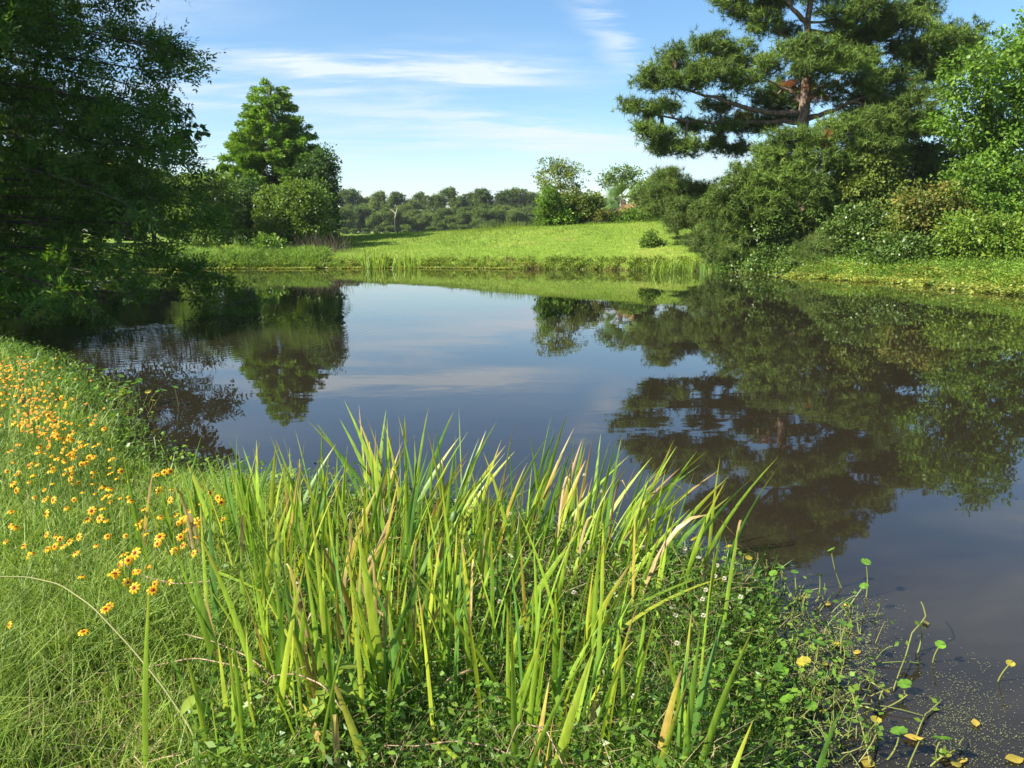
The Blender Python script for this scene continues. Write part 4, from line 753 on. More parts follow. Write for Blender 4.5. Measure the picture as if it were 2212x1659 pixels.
for ci, (e, (nm, px, py, lab)) in enumerate(zip(clump, CL)):
    n = {'mid back': 60, 'lean': 55, 'far right': 6, 'left front': 16, 'right back': 50, 'centre': 62, 'mid': 62, 'left back': 50, 'mid front': 44, 'centre front': 46, 'front gap': 40, 'inner': 44, 'inner left': 36}.get(nm, 10)
    for _ in range(n):
        sp_ = .062 * e.location[1]; b = np.array(e.location) + [rng.normal() * sp_, rng.normal() * sp_ * 1.2, 0]; b[2] = max(float(terrain(b[0], b[1])), 0) - .03; h = rng.uniform(.3, .72)
        lx = {'lean': .27, 'right back': .2, 'centre': .25, 'centre front': .25, 'far right': .15}.get(nm, -.02)
        t = b + [h * (lx + rng.normal() * .17), h * rng.normal() * .15, h]; x = rng.random()
        m = 'g' if x < .44 else 'd' if x < .66 else 'y' if x < .86 else 'b' if x < .92 else 'x'
        add_blade(e, b, t, rng.uniform(.008, .022), m, rng.uniform(0, .06) + (.2 if m == 'x' else 0), rng.uniform(.2, .5) if m == 'x' else 0, 9)
# seed pod on its stalk in the iris bed
def pod():
    b = at(945, 1330, 3.1); b[2] = float(terrain(b[0], b[1])); t = at(978, 1130, 3.2); e = empty('seed_pod', b, 'green iris seed pod on a round stalk among the leaves', 'seed pod'); g = Geo(); g.add(*tube(bez(b, (b + t) / 2 + [.03, 0, 0], t, 7), .005, 6)); g.build('stem', MAT['shrub'], e, smooth=True)
    g = Geo(); ax = nrm(t - b); k = np.linspace(0, 1, 8); g.add(*tube(t + ax * (k * .055)[:, None], .002 + .013 * np.sin(k * math.pi) ** .6, 8)); g.build('capsule', leaf_mat('pod_skin', [(.10, .18, .06), (.13, .2, .07)], .1), e, smooth=True)
pod()

# ------------------------------------------------------------------ near bank: grass, weeds, flowers
MAT['wisp'] = leaf_mat('wispy_grass', [(.13, .24, .035), (.20, .32, .05), (.30, .37, .085)], .4, .5, .25, 1.3)
MAT['straw'] = leaf_mat('straw', [(.26, .2, .1), (.42, .34, .2)], .25, .7, .2)
MAT['under'] = leaf_mat('undergrowth', [(.06, .14, .02), (.11, .22, .028), (.19, .31, .04)], .4, .42, .35, 2.5)
def field(n, x0, x1, y0, y1, cond=None):
    px = rng.uniform(x0, x1, n); py = rng.uniform(y0, y1, n); P = ground_hit(px, py); ok = sd_pond(P[:, 0], P[:, 1]) > -.05
    if cond is not None: ok &= cond(px, py)
    return P[ok], px[ok], py[ok]
def bare(px, py): return sst(0, 1, np.exp(-((px - 300) / 240) ** 2 - ((py - 1610) / 140) ** 2) * 1.9) > rng.uniform(0, 1.25, len(px))
g = Geo(); P, px, py = field(42000, -200, 620, 770, 1740, lambda a, b: ~bare(a, b)); n = len(P); dist = P[:, 1]
add_blades(g, P, upd(n, .42), rng.uniform(.08, .36, n) * (.8 + .45 * wob(P[:, 0], P[:, 1], 1.1)), .0022 + .0009 * dist, .3)
P, px, py = field(9000, -250, 560, 900, 1760); n = len(P); add_blades(g, P, upd(n, .8), rng.uniform(.03, .1, n), .004 + .0006 * P[:, 1], .3)
tag(g.build('wispy_grass', MAT['wisp']), 'fine wispy bright grass of the flowery left bank', kind='stuff')
g = Geo(); P, px, py = field(17000, 400, 1760, 1060, 1780, lambda a, b: ~((a > 1500) & (b < 1230))); n = len(P)
add_blades(g, P, upd(n, .5), rng.uniform(.05, .22, n), .0022 + .0008 * P[:, 1], .35)
n = 0
P, px, py = field(15000, 420, 1740, 1080, 1780, lambda a, b: ~((a > 1480) & (b < 1240))); n = len(P); P[:, 2] += rng.uniform(0, 1, n) ** 1.6 * .2; l = rng.uniform(.014, .044, n)
g.add(*leafq(P, upd(n, 1.2, .35), upd(n, .7), l, l * .45)); tag(g.build('undergrowth', MAT['under']), 'dense low weeds and grass filling the iris bed', kind='stuff')
g = Geo(); P, px, py = field(3800, -100, 1650, 1080, 1780); n = len(P); add_blades(g, P, upd(n, .9, .8), rng.uniform(.08, .3, n), .002 + .0005 * P[:, 1], .5); tag(g.build('dry_straw', MAT['straw']), 'thin dry straw tangled through the bank', kind='stuff')
g = Geo(); P, px, py = field(5000, -250, 700, 1380, 1780); n = len(P); P[:, 2] += rng.uniform(.0, .03, n); l = rng.uniform(.012, .03, n); g.add(*leafq(P, upd(n, 1.6, .35), upd(n, .5), l, l * .6)); tag(g.build('creeping_weeds', MAT['under']), 'small creeping weeds on the bare soil at the lower left', kind='stuff')

# taller ragged weeds where the flowery bank meets the water
g = Geo(); p = along_shore(0, 6, 4200, -.25, .5); p = p[wob(p[:, 0], p[:, 1], 2.0) + rng.normal(size=len(p)) * .3 > -.1]; P = with_z(p); n = len(P); add_blades(g, P, upd(n, .6), rng.uniform(.05, .26, n), .003 + .0007 * P[:, 1], .4)
n = 2600; p = along_shore(0, 5, n, -.5, .4); P = with_z(p); P[:, 2] += rng.uniform(.0, .22, n) * (sd_pond(p[:, 0], p[:, 1]) > -.3); l = rng.uniform(.02, .05, n); g.add(*leafq(P, upd(n, 1.2, .4), upd(n, .5), l, l * .7)); tag(g.build('edge_weeds', MAT['under']), 'ragged weeds fringing the near left water edge', kind='stuff')

# coreopsis: one plant = stem + flower head (petals, disc)
def petal_mat():
    m, nt, N, L = nodes('coreopsis_petal'); ac = N.new('ShaderNodeAttribute'); ac.attribute_name = 'along'; r = ramp(N, [(.22, .015, .006), (.42, .06, .006), (.82, .42, .012), (.88, .54, .018)], [.0, .33, .46, 1]); L.new(ac.outputs['Fac'], r.inputs[0])
    leaf_shader(N, L, nt, r.outputs[0], .3, .5, .2, (1.1, 1, .6)); return m
PM = petal_mat(); DM = leaf_mat('coreopsis_disc', [(.10, .03, .01), (.2, .08, .02)], 0, .8, .1); SM = leaf_mat('coreopsis_stem', [(.12, .22, .03), (.17, .27, .05)], .2)
def petal_geo(a, r=.5, droop=.1, w=.17):
    d = np.array([math.cos(a), math.sin(a), 0]); s = np.array([-d[1], d[0], 0]); ts = [.1, .32, .6, .85, 1.0]; ws = [.05, .13, w, w * 1.05, w * .62]
    V = []
    for t, k in zip(ts, ws): z = .06 * math.sin(t * 3) - droop * t * t; V += [d * r * t - s * k * r + [0, 0, z], d * r * t * (1.0 if t < 1 else .93) + [0, 0, z + .02], d * r * t + s * k * r + [0, 0, z]]
    i = np.arange(4)[:, None] * 3; return np.array(V), np.concatenate([i + [0, 1, 4, 3], i + [1, 2, 5, 4]]), np.repeat(ts, 3)
def with_along(me, al): a = me.attributes.new('along', 'FLOAT', 'POINT'); a.data.foreach_set('value', np.asarray(al, np.float32)); return me
NP = 8
PETALS = []
for k in range(NP): V, F, al = petal_geo(k * 2 * math.pi / NP); PETALS.append(with_along(mesh_data('petal', V, [F], [], PM, True), al))
g = Geo(); AL = []
for k in range(NP): V, F, al = petal_geo(k * 2 * math.pi / NP, .5, .22, .2); g.add(V, F); AL.append(al)
RING = with_along(mesh_data('petals', np.concatenate(g.V), g.Q, [], PM, True), np.concatenate(AL))
g = Geo(); k = np.linspace(0, 1, 5); g.add(*tube(np.stack([0 * k, 0 * k, .02 + .1 * np.sin(k * 1.57)], 1), .125 * np.cos(k * 1.5) + .005, 9)); DISC = mesh_data('disc', np.concatenate(g.V), g.Q, [], DM, True)
def coreopsis(head, size, tilt, label, grp, detail):
    head = np.asarray(head, float); gx_, gy_ = head[0] + rng.normal() * .08, head[1] + rng.normal() * .08
    z = max(float(terrain(gx_, gy_)), -.02); e = empty('coreopsis', (gx_, gy_, z), label, 'flower', grp); b = np.array([gx_, gy_, z - .02])
    g = Geo(); m = (b + head) / 2 + [rng.normal() * .03, rng.normal() * .03, .03]; st = bez(b, m, head, 6); g.add(*tube(st, [.0022, .002, .0018, .0016, .0014, .0014], 4))
    nb = 3; s = st[rng.integers(1, 5, nb)]; g.add(*tris(s, upd(nb, .6), rdir(nb), .08, .004)); g.build('stem', SM, e)
    h = bpy.data.objects.new('flower_head', None) if detail else bpy.data.objects.new('petals', RING); COL.objects.link(h); h.parent = e
    h.location = tuple(head - np.array(e.location)); h.scale = (size,) * 3; h.rotation_euler = tilt
    if detail:
        for q in PETALS: link_mesh('petal', q, h)
        link_mesh('disc', DISC, h)
    else: link_mesh('disc', DISC, h)
# (px, py) of the flowers one can pick out, then the denser drifts
FL = [(25, 1105, 1.25), (96, 1080, 1), (118, 1080, 1), (198, 1104, 1), (160, 1080, 1), (170, 1160, 1), (152, 1035, 1), (115, 1080, .9), (425, 1130, 1.2), (380, 1112, 1), (395, 1125, 1), (367, 1080, 1.1), (345, 1060, 1), (292, 1195, 1.1), (268, 1197, 1), (250, 1240, 1), (275, 1258, 1), (290, 1270, .9), (235, 1310, 1), (228, 1316, .9), (418, 1195, 1), (345, 1160, 1), (340, 1175, .9), (390, 1160, 1), (300, 1140, .9), (395, 1178, 1), (355, 1020, .9), (368, 1018, .9), (340, 1025, .8), (238, 1022, .9), (262, 1018, .8), (180, 1365, .9), (20, 1350, .8), (130, 1165, .9), (100, 1155, .9), (60, 1200, .9), (150, 1170, .9), (35, 1060, .9), (100, 1110, .9), (330, 1275, .9), (365, 1258, 1), (215, 1120, .9), (310, 1100, .9), (280, 1075, .9), (470, 1075, .9), (455, 1065, .8), (478, 1085, .9), (425, 1160, .9), (400, 1145, .8)]
n1 = len(FL)
def drift(n, cx, cy, sx, sy):
    for _ in range(n): FL.append((cx + rng.normal() * sx, cy + rng.normal() * sy, rng.uniform(.6, 1.0)))
drift(14, 20, 800, 30, 22); drift(44, 70, 890, 50, 32); drift(40, 130, 950, 45, 26); drift(24, 110, 1020, 60, 30); drift(36, 160, 985, 40, 22); drift(26, 220, 1050, 60, 28); drift(16, 340, 1130, 60, 30); drift(12, 80, 1180, 60, 30); drift(10, 300, 1220, 60, 30); drift(14, 20, 860, 40, 30)
def zone(px, py, near):
    if near: z = 'beside the left iris leaves' if px > 330 else 'low on the bank near the arching stalk' if py > 1190 else 'on the left side of the bank' if px < 140 else 'in the middle of the flowery bank'; return 'wide open coreopsis with dark red centre ' + z, 'open coreopsis of the near bank'
    z = 'at the far left end of the drift' if py < 850 else 'in the thick of the drift by the dark water' if py < 960 else 'at the near end of the drift' if px < 190 else 'between the drift and the iris leaves'
    return 'small yellow and rust coreopsis ' + z, 'coreopsis drift along the water'
for k, (px, py, sz) in enumerate(FL):
    if px < -60 or py < 770: continue
    H = plane(px, py, .62 + rng.uniform(-.1, .1))
    if sd_pond(H[0], H[1]) < -.25: H = plane(px, py, .38)
    if sd_pond(H[0], H[1]) < -.4: continue
    face = rng.random() < (.75 if k < n1 else .35)
    tilt = (R(rng.uniform(30, 80)) if face else R(rng.uniform(-25, 35)), R(rng.uniform(-25, 25)), R(rng.uniform(-50, 20)))
    near = k < n1; coreopsis(H, .043 * sz * rng.uniform(.7, 1.15), tilt, *zone(px, py, near), near)

# the smallest, farthest blossoms of the drift
g = Geo(); n = 240; px = np.concatenate([rng.normal(10, 45, n // 2), rng.normal(75, 55, n // 2)]); py = np.concatenate([rng.normal(800, 28, n // 2), rng.normal(890, 38, n // 2)]); H = plane(px, py, rng.uniform(.5, .72, n)); H = H[(sd_pond(H[:, 0], H[:, 1]) > -.2) & (py > 765)]
for a_ in range(5): an = a_ * 1.2566 + rng.uniform(0, .5, len(H)); g.add(*leafq(H, np.stack([np.cos(an), np.sin(an) * .7, np.full(len(H), .5) * np.sin(an)], 1), np.tile([[0, -.6, .8]], (len(H), 1)), .0115, .0095, .1, .6))
FPM = leaf_mat('far_coreopsis', [(.40, .07, .008), (.72, .26, .01), (.82, .40, .015)], .3); tag(g.build('coreopsis_drift', FPM), 'mass of tiny orange coreopsis at the far left end of the bank', kind='stuff')

# white clover heads
WM = leaf_mat('clover_white', [(.62, .58, .5), (.75, .72, .66)], .25, .6, .2); SMC = MAT['shrub']
g = Geo(); d = rdir(70); d = d[d[:, 2] > -.5]; g.add(*leafq(d * .35, d + rng.normal(size=d.shape) * .15, rdir(len(d)), .6, .26)); CLOVER = mesh_data('blossom', np.concatenate(g.V), g.Q, [], WM)
for px, py in [(1067, 1273), (1040, 1247), (1102, 1110), (1237, 1003), (1262, 1026), (1272, 1172), (1300, 1062), (1549, 1222), (1525, 1275), (1518, 1295), (1080, 1300), (1010, 1090), (985, 1082), (1012, 1220), (1045, 1240), (1390, 1183), (1565, 1250), (1480, 1186), (1335, 1260), (1545, 1245), (1240, 1280), (1460, 1330), (1120, 1160), (1370, 1505), (1463, 1390), (800, 1055), (790, 1040), (820, 1070), (1520, 1330), (1600, 1290)]:
    Hd = plane(px, py, .45 if py < 1150 else .36); gx_, gy_ = Hd[0] + rng.normal() * .05, Hd[1] + rng.normal() * .05; z = max(float(terrain(gx_, gy_)), -.02)
    e = empty('clover_flower', (gx_, gy_, z), 'small round white clover head ' + ('behind the tallest irises' if px < 900 else 'in the middle of the iris bed' if px < 1150 else 'between the yellow and the leaning irises' if px < 1420 else 'at the right edge of the bed by the shallows'), 'flower', 'white clover heads in the iris bed'); b = np.array([gx_, gy_, z - .02])
    g = Geo(); g.add(*tube(bez(b, (b + Hd) / 2 + rng.normal(size=3) * .02, Hd, 5), .0016, 4)); g.build('stem', SMC, e); o = link_mesh('blossom', CLOVER, e, tuple(Hd - np.array(e.location))); o.scale = (.0125,) * 3

# pennywort: round leaf on a stalk
PWM = leaf_mat('pennywort_leaf', [(.10, .24, .025), (.15, .30, .035)], .35, .35, .45, .6, None, .3); PWY = leaf_mat('pennywort_yellow', [(.34, .32, .04), (.42, .34, .05)], .35, .45, .35); PST = leaf_mat('pennywort_stalk', [(.15, .23, .045), (.26, .26, .09)], .2, .4, .4)
th = np.linspace(.12, 2 * math.pi - .12, 17); rim = np.stack([np.cos(th), np.sin(th), .10 + .05 * np.sin(th * 6)], 1) * (1 + .07 * np.cos(th * 8))[:, None]; mid_ = np.stack([np.cos(th) * .55, np.sin(th) * .55, 0 * th], 1)
Vp = np.concatenate([[[0, 0, -.06]], mid_, rim]); i = np.arange(16)[:, None]
PLEAF = [mesh_data('leaf_disc', Vp, [i + [1, 18, 19, 2]], [np.concatenate([0 * i, i + 1, i + 2], 1)], m, True) for m in (PWM, PWY)]
def pennywort(px, py, h, r, label, grp, lean=.0, yellow=False):
    b = plane(px, py, 0.0); e = empty('pennywort', b, label, 'plant', grp); t = b + [h * lean + rng.normal() * .02, rng.normal() * .02, h]
    g = Geo(); b2 = b - [0, 0, .02]; g.add(*tube(bez(b2, (b2 + t) / 2 + [rng.normal() * .03, 0, 0], t, 6), np.linspace(.0042, .0028, 6), 5)); g.build('stalk', PST, e, smooth=True)
    o = link_mesh('leaf_disc', PLEAF[int(yellow)], e, tuple(t - b)); o.scale = (r,) * 3; o.rotation_euler = (R(rng.uniform(-5, 40)), R(rng.uniform(-25, 25)), rng.uniform(0, 6.28))
LP = 'round pennywort leaf on a stalk in the shallows'
for px, py, h, r in [(1871, 1290, .20, .026), (1822, 1270, .22, .022), (1822, 1330, .15, .022), (1828, 1360, .14, .03), (1824, 1440, .20, .032), (1720, 1280, .10, .02), (1764, 1300, .15, .02), (1786, 1440, .09, .03), (1742, 1430, .14, .028), (1754, 1460, .16, .028), (1725, 1490, .15, .03), (1740, 1500, .14, .03), (1698, 1430, .14, .03), (1690, 1400, .14, .026), (1768, 1500, .1, .02), (1756, 1420, .13, .022), (1706, 1360, .14, .022), (1740, 1330, .13, .02), (1680, 1330, .15, .022), (1650, 1300, .16, .022), (1700, 1280, .14, .02), (1660, 1270, .15, .02), (1632, 1250, .14, .02), (1980, 1410, .12, .022), (2016, 1430, .1, .022), (2155, 1470, .1, .018), (1960, 1500, .05, .028), (1900, 1520, .06, .026), (1860, 1550, .08, .02), (1910, 1640, .12, .03), (1960, 1655, .13, .024), (2030, 1640, .1, .035), (1690, 1560, .12, .03), (1660, 1500, .14, .03), (1640, 1450, .15, .03), (1620, 1400, .16, .028), (1600, 1360, .16, .026), (1780, 1400, .1, .02), (1890, 1600, .1, .02), (1740, 1560, .09, .026), (1520, 1200, .1, .022), (1500, 1190, .12, .02), (1545, 1215, .1, .02), (1575, 1225, .12, .02), (1605, 1240, .12, .02)]:
    pennywort(px, py, h, r, LP + (' beside the open water' if px > 1850 else ', in the middle of the scum' if py > 1400 and px > 1690 else ', at the tip of the bank' if py < 1345 else ', close to the last irises'), 'pennywort of the near shallows', rng.normal() * .2, rng.random() < .12)
LQ = 'small round pennywort leaf at the water edge beyond the yellow flowers'
for k in range(44):
    px = rng.uniform(90, 330); py = 830 + (px - 90) * .28 + rng.normal() * 22 + (20 if px < 200 else 0)
    if k < 6: px, py = [(262, 872), (300, 872), (330, 876), (386, 876), (286, 874), (246, 880)][k]
    pennywort(px, py, rng.uniform(.1, .26), rng.uniform(.022, .04), LQ, 'pennywort of the left water edge', rng.normal() * .25, rng.random() < .1)
# creeping runners, floating leaves, duckweed
RUN = leaf_mat('runner_stem', [(.2, .26, .06), (.28, .27, .09)], .15, .5, .3)
def runner(pts, label, r=.0033):
    P = np.array([plane(a, b, z) for a, b, z in pts]); k = np.linspace(0, len(P) - 1, 5 * len(P)); f = k - np.floor(k); i = np.minimum(k.astype(int), len(P) - 2); f = k - i
    q = P[i] * (1 - f)[:, None] + P[i + 1] * f[:, None]; q[:, 2] += .006 * np.sin(k * 4); base = P[0]; e = empty('runner_stem', base, label, 'stem', 'pale runner stems in the shallows')
    g = Geo(); g.add(*tube(q, r, 5)); g.build('stem', RUN, e, smooth=True); n = 5; s = q[rng.integers(2, len(q), n)]; 
    for s1 in s: g = Geo(); g.add(*leafq(s1[None], upd(1, 1.0, .5), upd(1, .4), rng.uniform(.02, .04), .02, .1)); g.build('leaf', MAT['yellowg'], e)
runner([(1790, 1530, .01), (1840, 1490, .05), (1870, 1470, .01), (1920, 1490, .02)], 'pale zigzag runner stem rising from the scum')
runner([(1930, 1490, .01), (1955, 1420, .04), (1970, 1370, .1), (2000, 1330, .16), (1990, 1300, .14)], 'tall hooked runner stem at the right of the shallows')
runner([(1740, 1470, .02), (1830, 1510, .01), (1900, 1540, .0), (1960, 1500, .03)], 'long straight runner lying on the scum')
runner([(1680, 1600, .02), (1720, 1580, .05), (1790, 1570, .01), (1840, 1600, .0)], 'looping runner stem near the bottom of the shallows')
runner([(1980, 1590, .01), (2000, 1540, .02), (2030, 1520, .01)], 'short runner stem by the open water'); runner([(2010, 1655, .02), (2060, 1620, .06), (2080, 1600, .02)], 'runner stem at the bottom right corner')
runner([(1880, 1655, .01), (1855, 1540, .08), (1840, 1500, .1)], 'pale straight stalk leaning out of the scum', .003)
FLM = leaf_mat('floating_leaf', [(.35, .22, .06), (.42, .34, .05), (.3, .16, .08)], .2, .5, .3, 1, None, .4)
g = Geo(); t = np.linspace(0, 1, 6); wv_ = np.sin(t * math.pi) ** .8 * .3 + .004; Vf = np.stack([np.stack([t, wv_, .05 * np.sin(t * 5)], 1), np.stack([t, 0 * t, 0 * t], 1), np.stack([t, -wv_, .06 * np.cos(t * 4)], 1)], 1).reshape(-1, 3); i = np.arange(5)[:, None] * 3
FLEAF = mesh_data('floating_leaf', Vf, [np.concatenate([i + [0, 1, 4, 3], i + [1, 2, 5, 4]])], [], FLM, True)
for px, py, s in [(1744, 1292, .05), (1790, 1300, .05), (1812, 1398, .06), (1830, 1302, .045), (1856, 1405, .05), (2005, 1350, .05), (2040, 1620, .07), (2090, 1640, .05), (1775, 1545, .06), (1780, 1440, .04), (1690, 1560, .05), (2110, 1570, .05), (1950, 1590, .07), (2060, 1640, .06), (1870, 1660, .08), (2170, 1640, .07), (1770, 1500, .05), (1660, 1640, .06)]:
    b = plane(px, py, .008); o = link_mesh('floating_leaf', FLEAF, None, tuple(b)); o.scale = (s,) * 3; o.rotation_euler = (R(rng.uniform(-12, 12)), R(rng.uniform(-15, 5)), rng.uniform(0, 6.28)); tag(o, 'yellow brown dead leaf floating ' + ('beside the open water at the lower right' if px > 1930 else 'among the upper pennywort stalks' if py < 1420 else 'on the scum near the bottom edge'), 'leaf', 'dead leaves floating in the shallows')
DKM = leaf_mat('duckweed', [(.16, .20, .07), (.26, .29, .12), (.36, .36, .2)], .2, .6, .2)
px = rng.uniform(1560, 2260, 90000); py = rng.uniform(1240, 1700, 90000); P = plane(px, py, .003)
edge = 1300 + np.clip(px - 1850, 0, 400) * .45; w_ = wob(P[:, 0] * 3, P[:, 1] * 3, 1.2) * .5 + .5; ok = (py > edge + rng.normal(size=len(px)) * 18) & (rng.uniform(0, 1, len(px)) < (.10 + .9 * sst(.38, .75, w_)) * np.interp(px, [1600, 1800, 1950, 2250], [1, .8, .25, .10])) & (sd_pond(P[:, 0], P[:, 1]) < .1)
P = P[ok]; n = len(P); g = Geo(); l = rng.uniform(.003, .007, n); a_ = rng.uniform(0, 6.28, n); g.add(*leafq(P + [0, 0, .0012] * rng.uniform(0, 1, (n, 1)), np.stack([np.cos(a_), np.sin(a_), 0 * a_], 1), np.tile([[0, 0, 1.0]], (n, 1)), l, l * .9)); tag(g.build('duckweed', DKM), 'specks of pale duckweed scattered over the shallows', kind='stuff')

# dry stalks and twigs lying through the foreground
TWM = bark_mat('dry_twig', (.22, .14, .09), (.42, .3, .2), 30); GSM = leaf_mat('grass_stalk', [(.22, .25, .07), (.28, .28, .1)], .2)
def stalk(pts, r, mat, label, name='dry_twig', cat='twig'):
    P = np.array([at(a, b, c) for a, b, c in pts]); k = np.linspace(0, len(P) - 1, 6 * len(P)); q = np.stack([np.interp(k, np.arange(len(P)), P[:, j]) for j in range(3)], 1)
    for _ in range(2): q[1:-1] = (q[:-2] + 2 * q[1:-1] + q[2:]) / 4
    e = empty(name, q[-1], label, cat); g = Geo(); g.add(*tube(q, np.linspace(r * .6, r, len(q)), 5)); g.build('stem', mat, e, smooth=True)
    if cat == 'twig':
        for _ in range(2): s = q[rng.integers(4, len(q) - 3)]; t = s + rng.normal(size=3) * [.07, .04, .05]; g = Geo(); g.add(*tube(bez(s, (s + t) / 2 + rng.normal(size=3) * .01, t, 4), np.linspace(r * .5, r * .25, 4), 4)); g.build('side_twig', mat, e)
stalk([(-20, 1246, 2.6), (60, 1246, 2.6), (130, 1262, 2.55), (200, 1310, 2.45), (280, 1395, 2.35), (350, 1480, 2.25), (410, 1570, 2.15), (460, 1690, 2.0)], .004, GSM, 'long arching grass stalk crossing the lower left corner', 'grass_stalk', 'grass')
stalk([(210, 1478, 2.5), (300, 1445, 2.5), (420, 1420, 2.45), (520, 1440, 2.4), (580, 1480, 2.4), (640, 1530, 2.4)], .0028, TWM, 'thin dry twig arching through the left iris leaves')
stalk([(400, 1370, 2.6), (460, 1385, 2.5), (540, 1420, 2.45), (600, 1470, 2.4), (640, 1540, 2.3)], .003, TWM, 'bent dry twig at the front of the left irises')
stalk([(560, 1560, 2.4), (580, 1460, 2.35), (640, 1455, 2.3), (700, 1480, 2.25), (760, 1560, 2.2)], .003, TWM, 'looped dry twig between the front iris clumps')
stalk([(830, 1610, 2.2), (900, 1612, 2.2), (980, 1600, 2.2), (1060, 1612, 2.2), (1120, 1640, 2.2)], .0028, TWM, 'horizontal dry twig near the bottom middle')
stalk([(1090, 1640, 2.15), (1120, 1560, 2.2), (1180, 1575, 2.2), (1220, 1660, 2.1)], .0026, TWM, 'arched dry twig before the yellow front irises')
stalk([(260, 1215, 3.0), (310, 1245, 2.95), (380, 1262, 2.9), (460, 1255, 2.9)], .003, TWM, 'angled dry twig under the yellow flowers')
stalk([(0, 1560, 2.3), (150, 1520, 2.3), (300, 1500, 2.35), (430, 1490, 2.4)], .002, TWM, 'faint dry stem lying over the bare soil')
# broadleaf weeds
def weed(px, py, h, nl, ll, mat, label):
    b = ground_hit(px, py); e = empty('broadleaf_weed', b, label, 'plant', 'broadleaf weeds of the near bank'); t = b + [rng.normal() * .04, rng.normal() * .04, h]; st = bez(b - [0, 0, .02], (b + t) / 2 + rng.normal(size=3) * .03, t, 7)
    g = Geo(); g.add(*tube(st, np.linspace(.004, .002, 7), 5)); g.build('stem', MAT['shrub'], e, smooth=True)
    for k in range(nl):
        s = st[2 + int(4.99 * k / nl)]; a = k * 2.4; d = nrm(np.array([math.cos(a), math.sin(a), rng.uniform(-.35, .35)])); sd_ = np.array([-d[1], d[0], 0]); L_ = ll * rng.uniform(.7, 1.15)
        t_ = np.linspace(0, 1, 6); w = L_ * .27 * np.sin(np.clip(t_ * 1.05, 0, 1) ** .75 * math.pi) + .001; c = s + d * (t_ * L_)[:, None] - np.array([0, 0, 1]) * (.35 * L_ * t_ ** 2)[:, None]
        V = np.stack([c - sd_ * w[:, None] + [0, 0, .006], c, c + sd_ * w[:, None] + [0, 0, .006]], 1).reshape(-1, 3) - b; i = np.arange(5)[:, None] * 3
        link_mesh('leaf', mesh_data('leaf', V, [np.concatenate([i + [0, 1, 4, 3], i + [1, 2, 5, 4]])], [], mat, True), e)
WDY = leaf_mat('weed_leaf_pale', [(.2, .32, .04), (.27, .36, .05)], .45, .45, .35, 3); WDG = leaf_mat('weed_leaf', [(.08, .2, .025), (.12, .26, .03)], .4, .4, .4, 3)
for px, py, h, nl, ll, m, lab in [(650, 1640, .22, 9, .09, WDY, 'pale broadleaf weed with drooping leaves, bottom left of centre'), (735, 1600, .26, 9, .08, WDY, 'pale broadleaf weed beside the front middle irises'), (455, 1640, .2, 8, .08, WDY, 'soft pale weed on the bare soil at the lower left'), (1165, 1450, .28, 12, .05, WDG, 'leafy green weed in the middle of the iris bed'), (1130, 1500, .24, 12, .05, WDG, 'green weed with paired leaves before the yellow irises'), (1215, 1400, .26, 10, .05, WDG, 'green weed behind the large yellow iris leaves'), (1065, 1590, .2, 10, .05, WDG, 'low green weed near the bottom middle'), (600, 1370, .24, 10, .05, WDG, 'green weed between the left iris leaves'), (885, 1500, .2, 10, .045, WDG, 'green weed left of the broken iris leaf'), (1620, 1310, .22, 8, .06, WDG, 'upright green weed at the edge of the shallows'), (1560, 1500, .2, 9, .06, WDG, 'green weed behind the lower right irises'), (690, 1390, .2, 8, .06, WDG, 'round leaved weed in the shade of the bed')]:
    weed(px, py, h, nl, ll, m, lab)

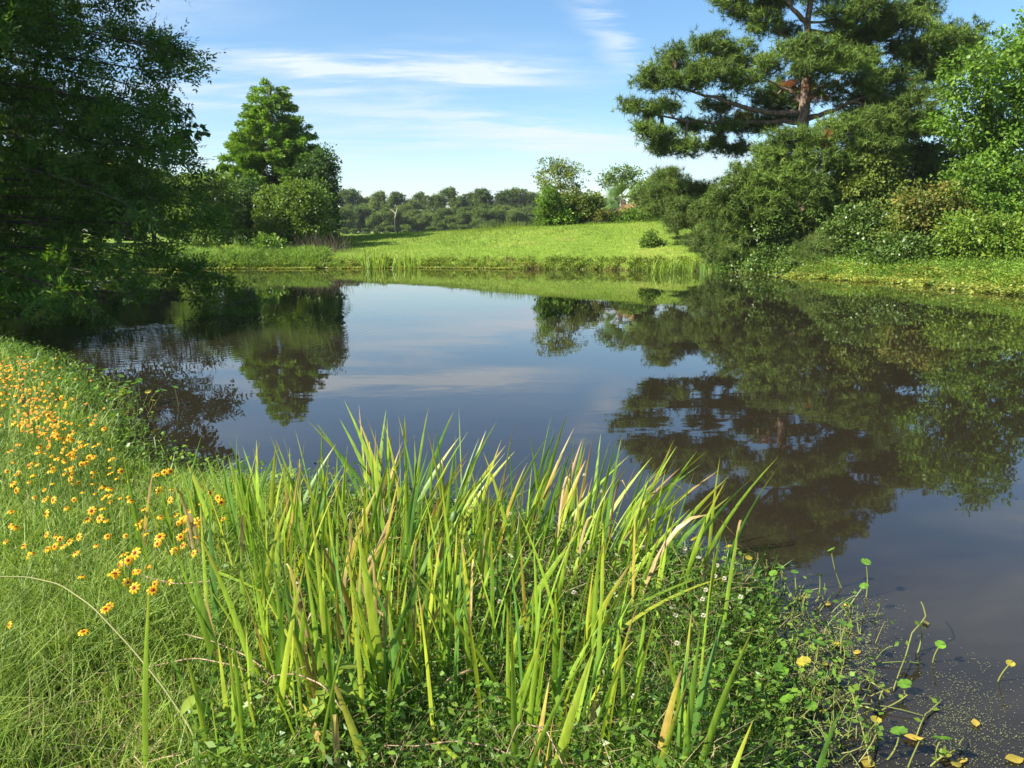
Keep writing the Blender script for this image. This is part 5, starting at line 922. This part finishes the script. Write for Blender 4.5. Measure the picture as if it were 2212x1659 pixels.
# tangled stems and small leaves where the bank meets the shallows
g = Geo(); gl = Geo()
for _ in range(520):
    px = rng.uniform(1480, 1900); py = rng.uniform(1190, 1660); lim = 1230 + (px - 1480) * .25
    if py < lim or rng.random() < max(0, (px - 1700) / 260) * .9: continue
    b = plane(px, py, -.01); h = rng.uniform(.04, .17); t = b + [rng.normal() * .05, rng.normal() * .05, h]
    q = bez(b, (b + t) / 2 + rng.normal(size=3) * .025, t, 5); g.add(*tube(q, [.0028, .0026, .0022, .002, .0016], 4))
    for _k in range(2): gl.add(*leafq((t + rng.normal(size=3) * [.025, .025, .012])[None], upd(1, 1.2, .3), upd(1, .5), rng.uniform(.015, .045), rng.uniform(.012, .03), .1))
    if rng.random() < .25:
        c = b + [rng.normal() * .12, rng.normal() * .1, .02]; g.add(*tube(bez(b + [0, 0, .015], (b + c) / 2 + [0, 0, .03], c, 5), .0024, 4))
n = 1700; px = rng.uniform(1500, 1830, n); py = rng.uniform(1200, 1680, n); ok = (py > 1225 + (px - 1500) * .3) & (rng.uniform(0, 1, n) < np.interp(px, [1500, 1700, 1830], [1, .7, .1])); P = plane(px[ok], py[ok], rng.uniform(.005, .05, int(ok.sum()))); n = len(P); l = rng.uniform(.01, .032, n); gl.add(*leafq(P, upd(n, 1.4, .3), upd(n, .5), l, l * .7))
tag(g.build('tangled_stems', PST), 'tangle of pale water plant stems at the edge of the shallows', kind='stuff'); tag(gl.build('stem_leaves', MAT['under']), 'small leaves on the tangled water plant stems', kind='stuff')

# ------------------------------------------------------------------ summer haze
bx_ = np.array([(x, y, z) for z in (-2.5, 27) for y in (-90, 790) for x in (-430, 430)], float)
hz, nt, N, L = nodes('haze_air'); out = N.new('ShaderNodeOutputMaterial'); pv = N.new('ShaderNodeVolumePrincipled')
pv.inputs['Color'].default_value = (.86, .93, 1.0, 1); pv.inputs['Density'].default_value = .00018; pv.inputs['Anisotropy'].default_value = .2; L.new(pv.outputs[0], out.inputs['Volume'])
hb = link_mesh('haze', mesh_data('haze', bx_, [np.array([[0, 2, 3, 1], [4, 5, 7, 6], [0, 1, 5, 4], [2, 6, 7, 3], [0, 4, 6, 2], [1, 3, 7, 5]])], [], hz)); tag(hb, 'thin pale summer haze over the field', kind='stuff')
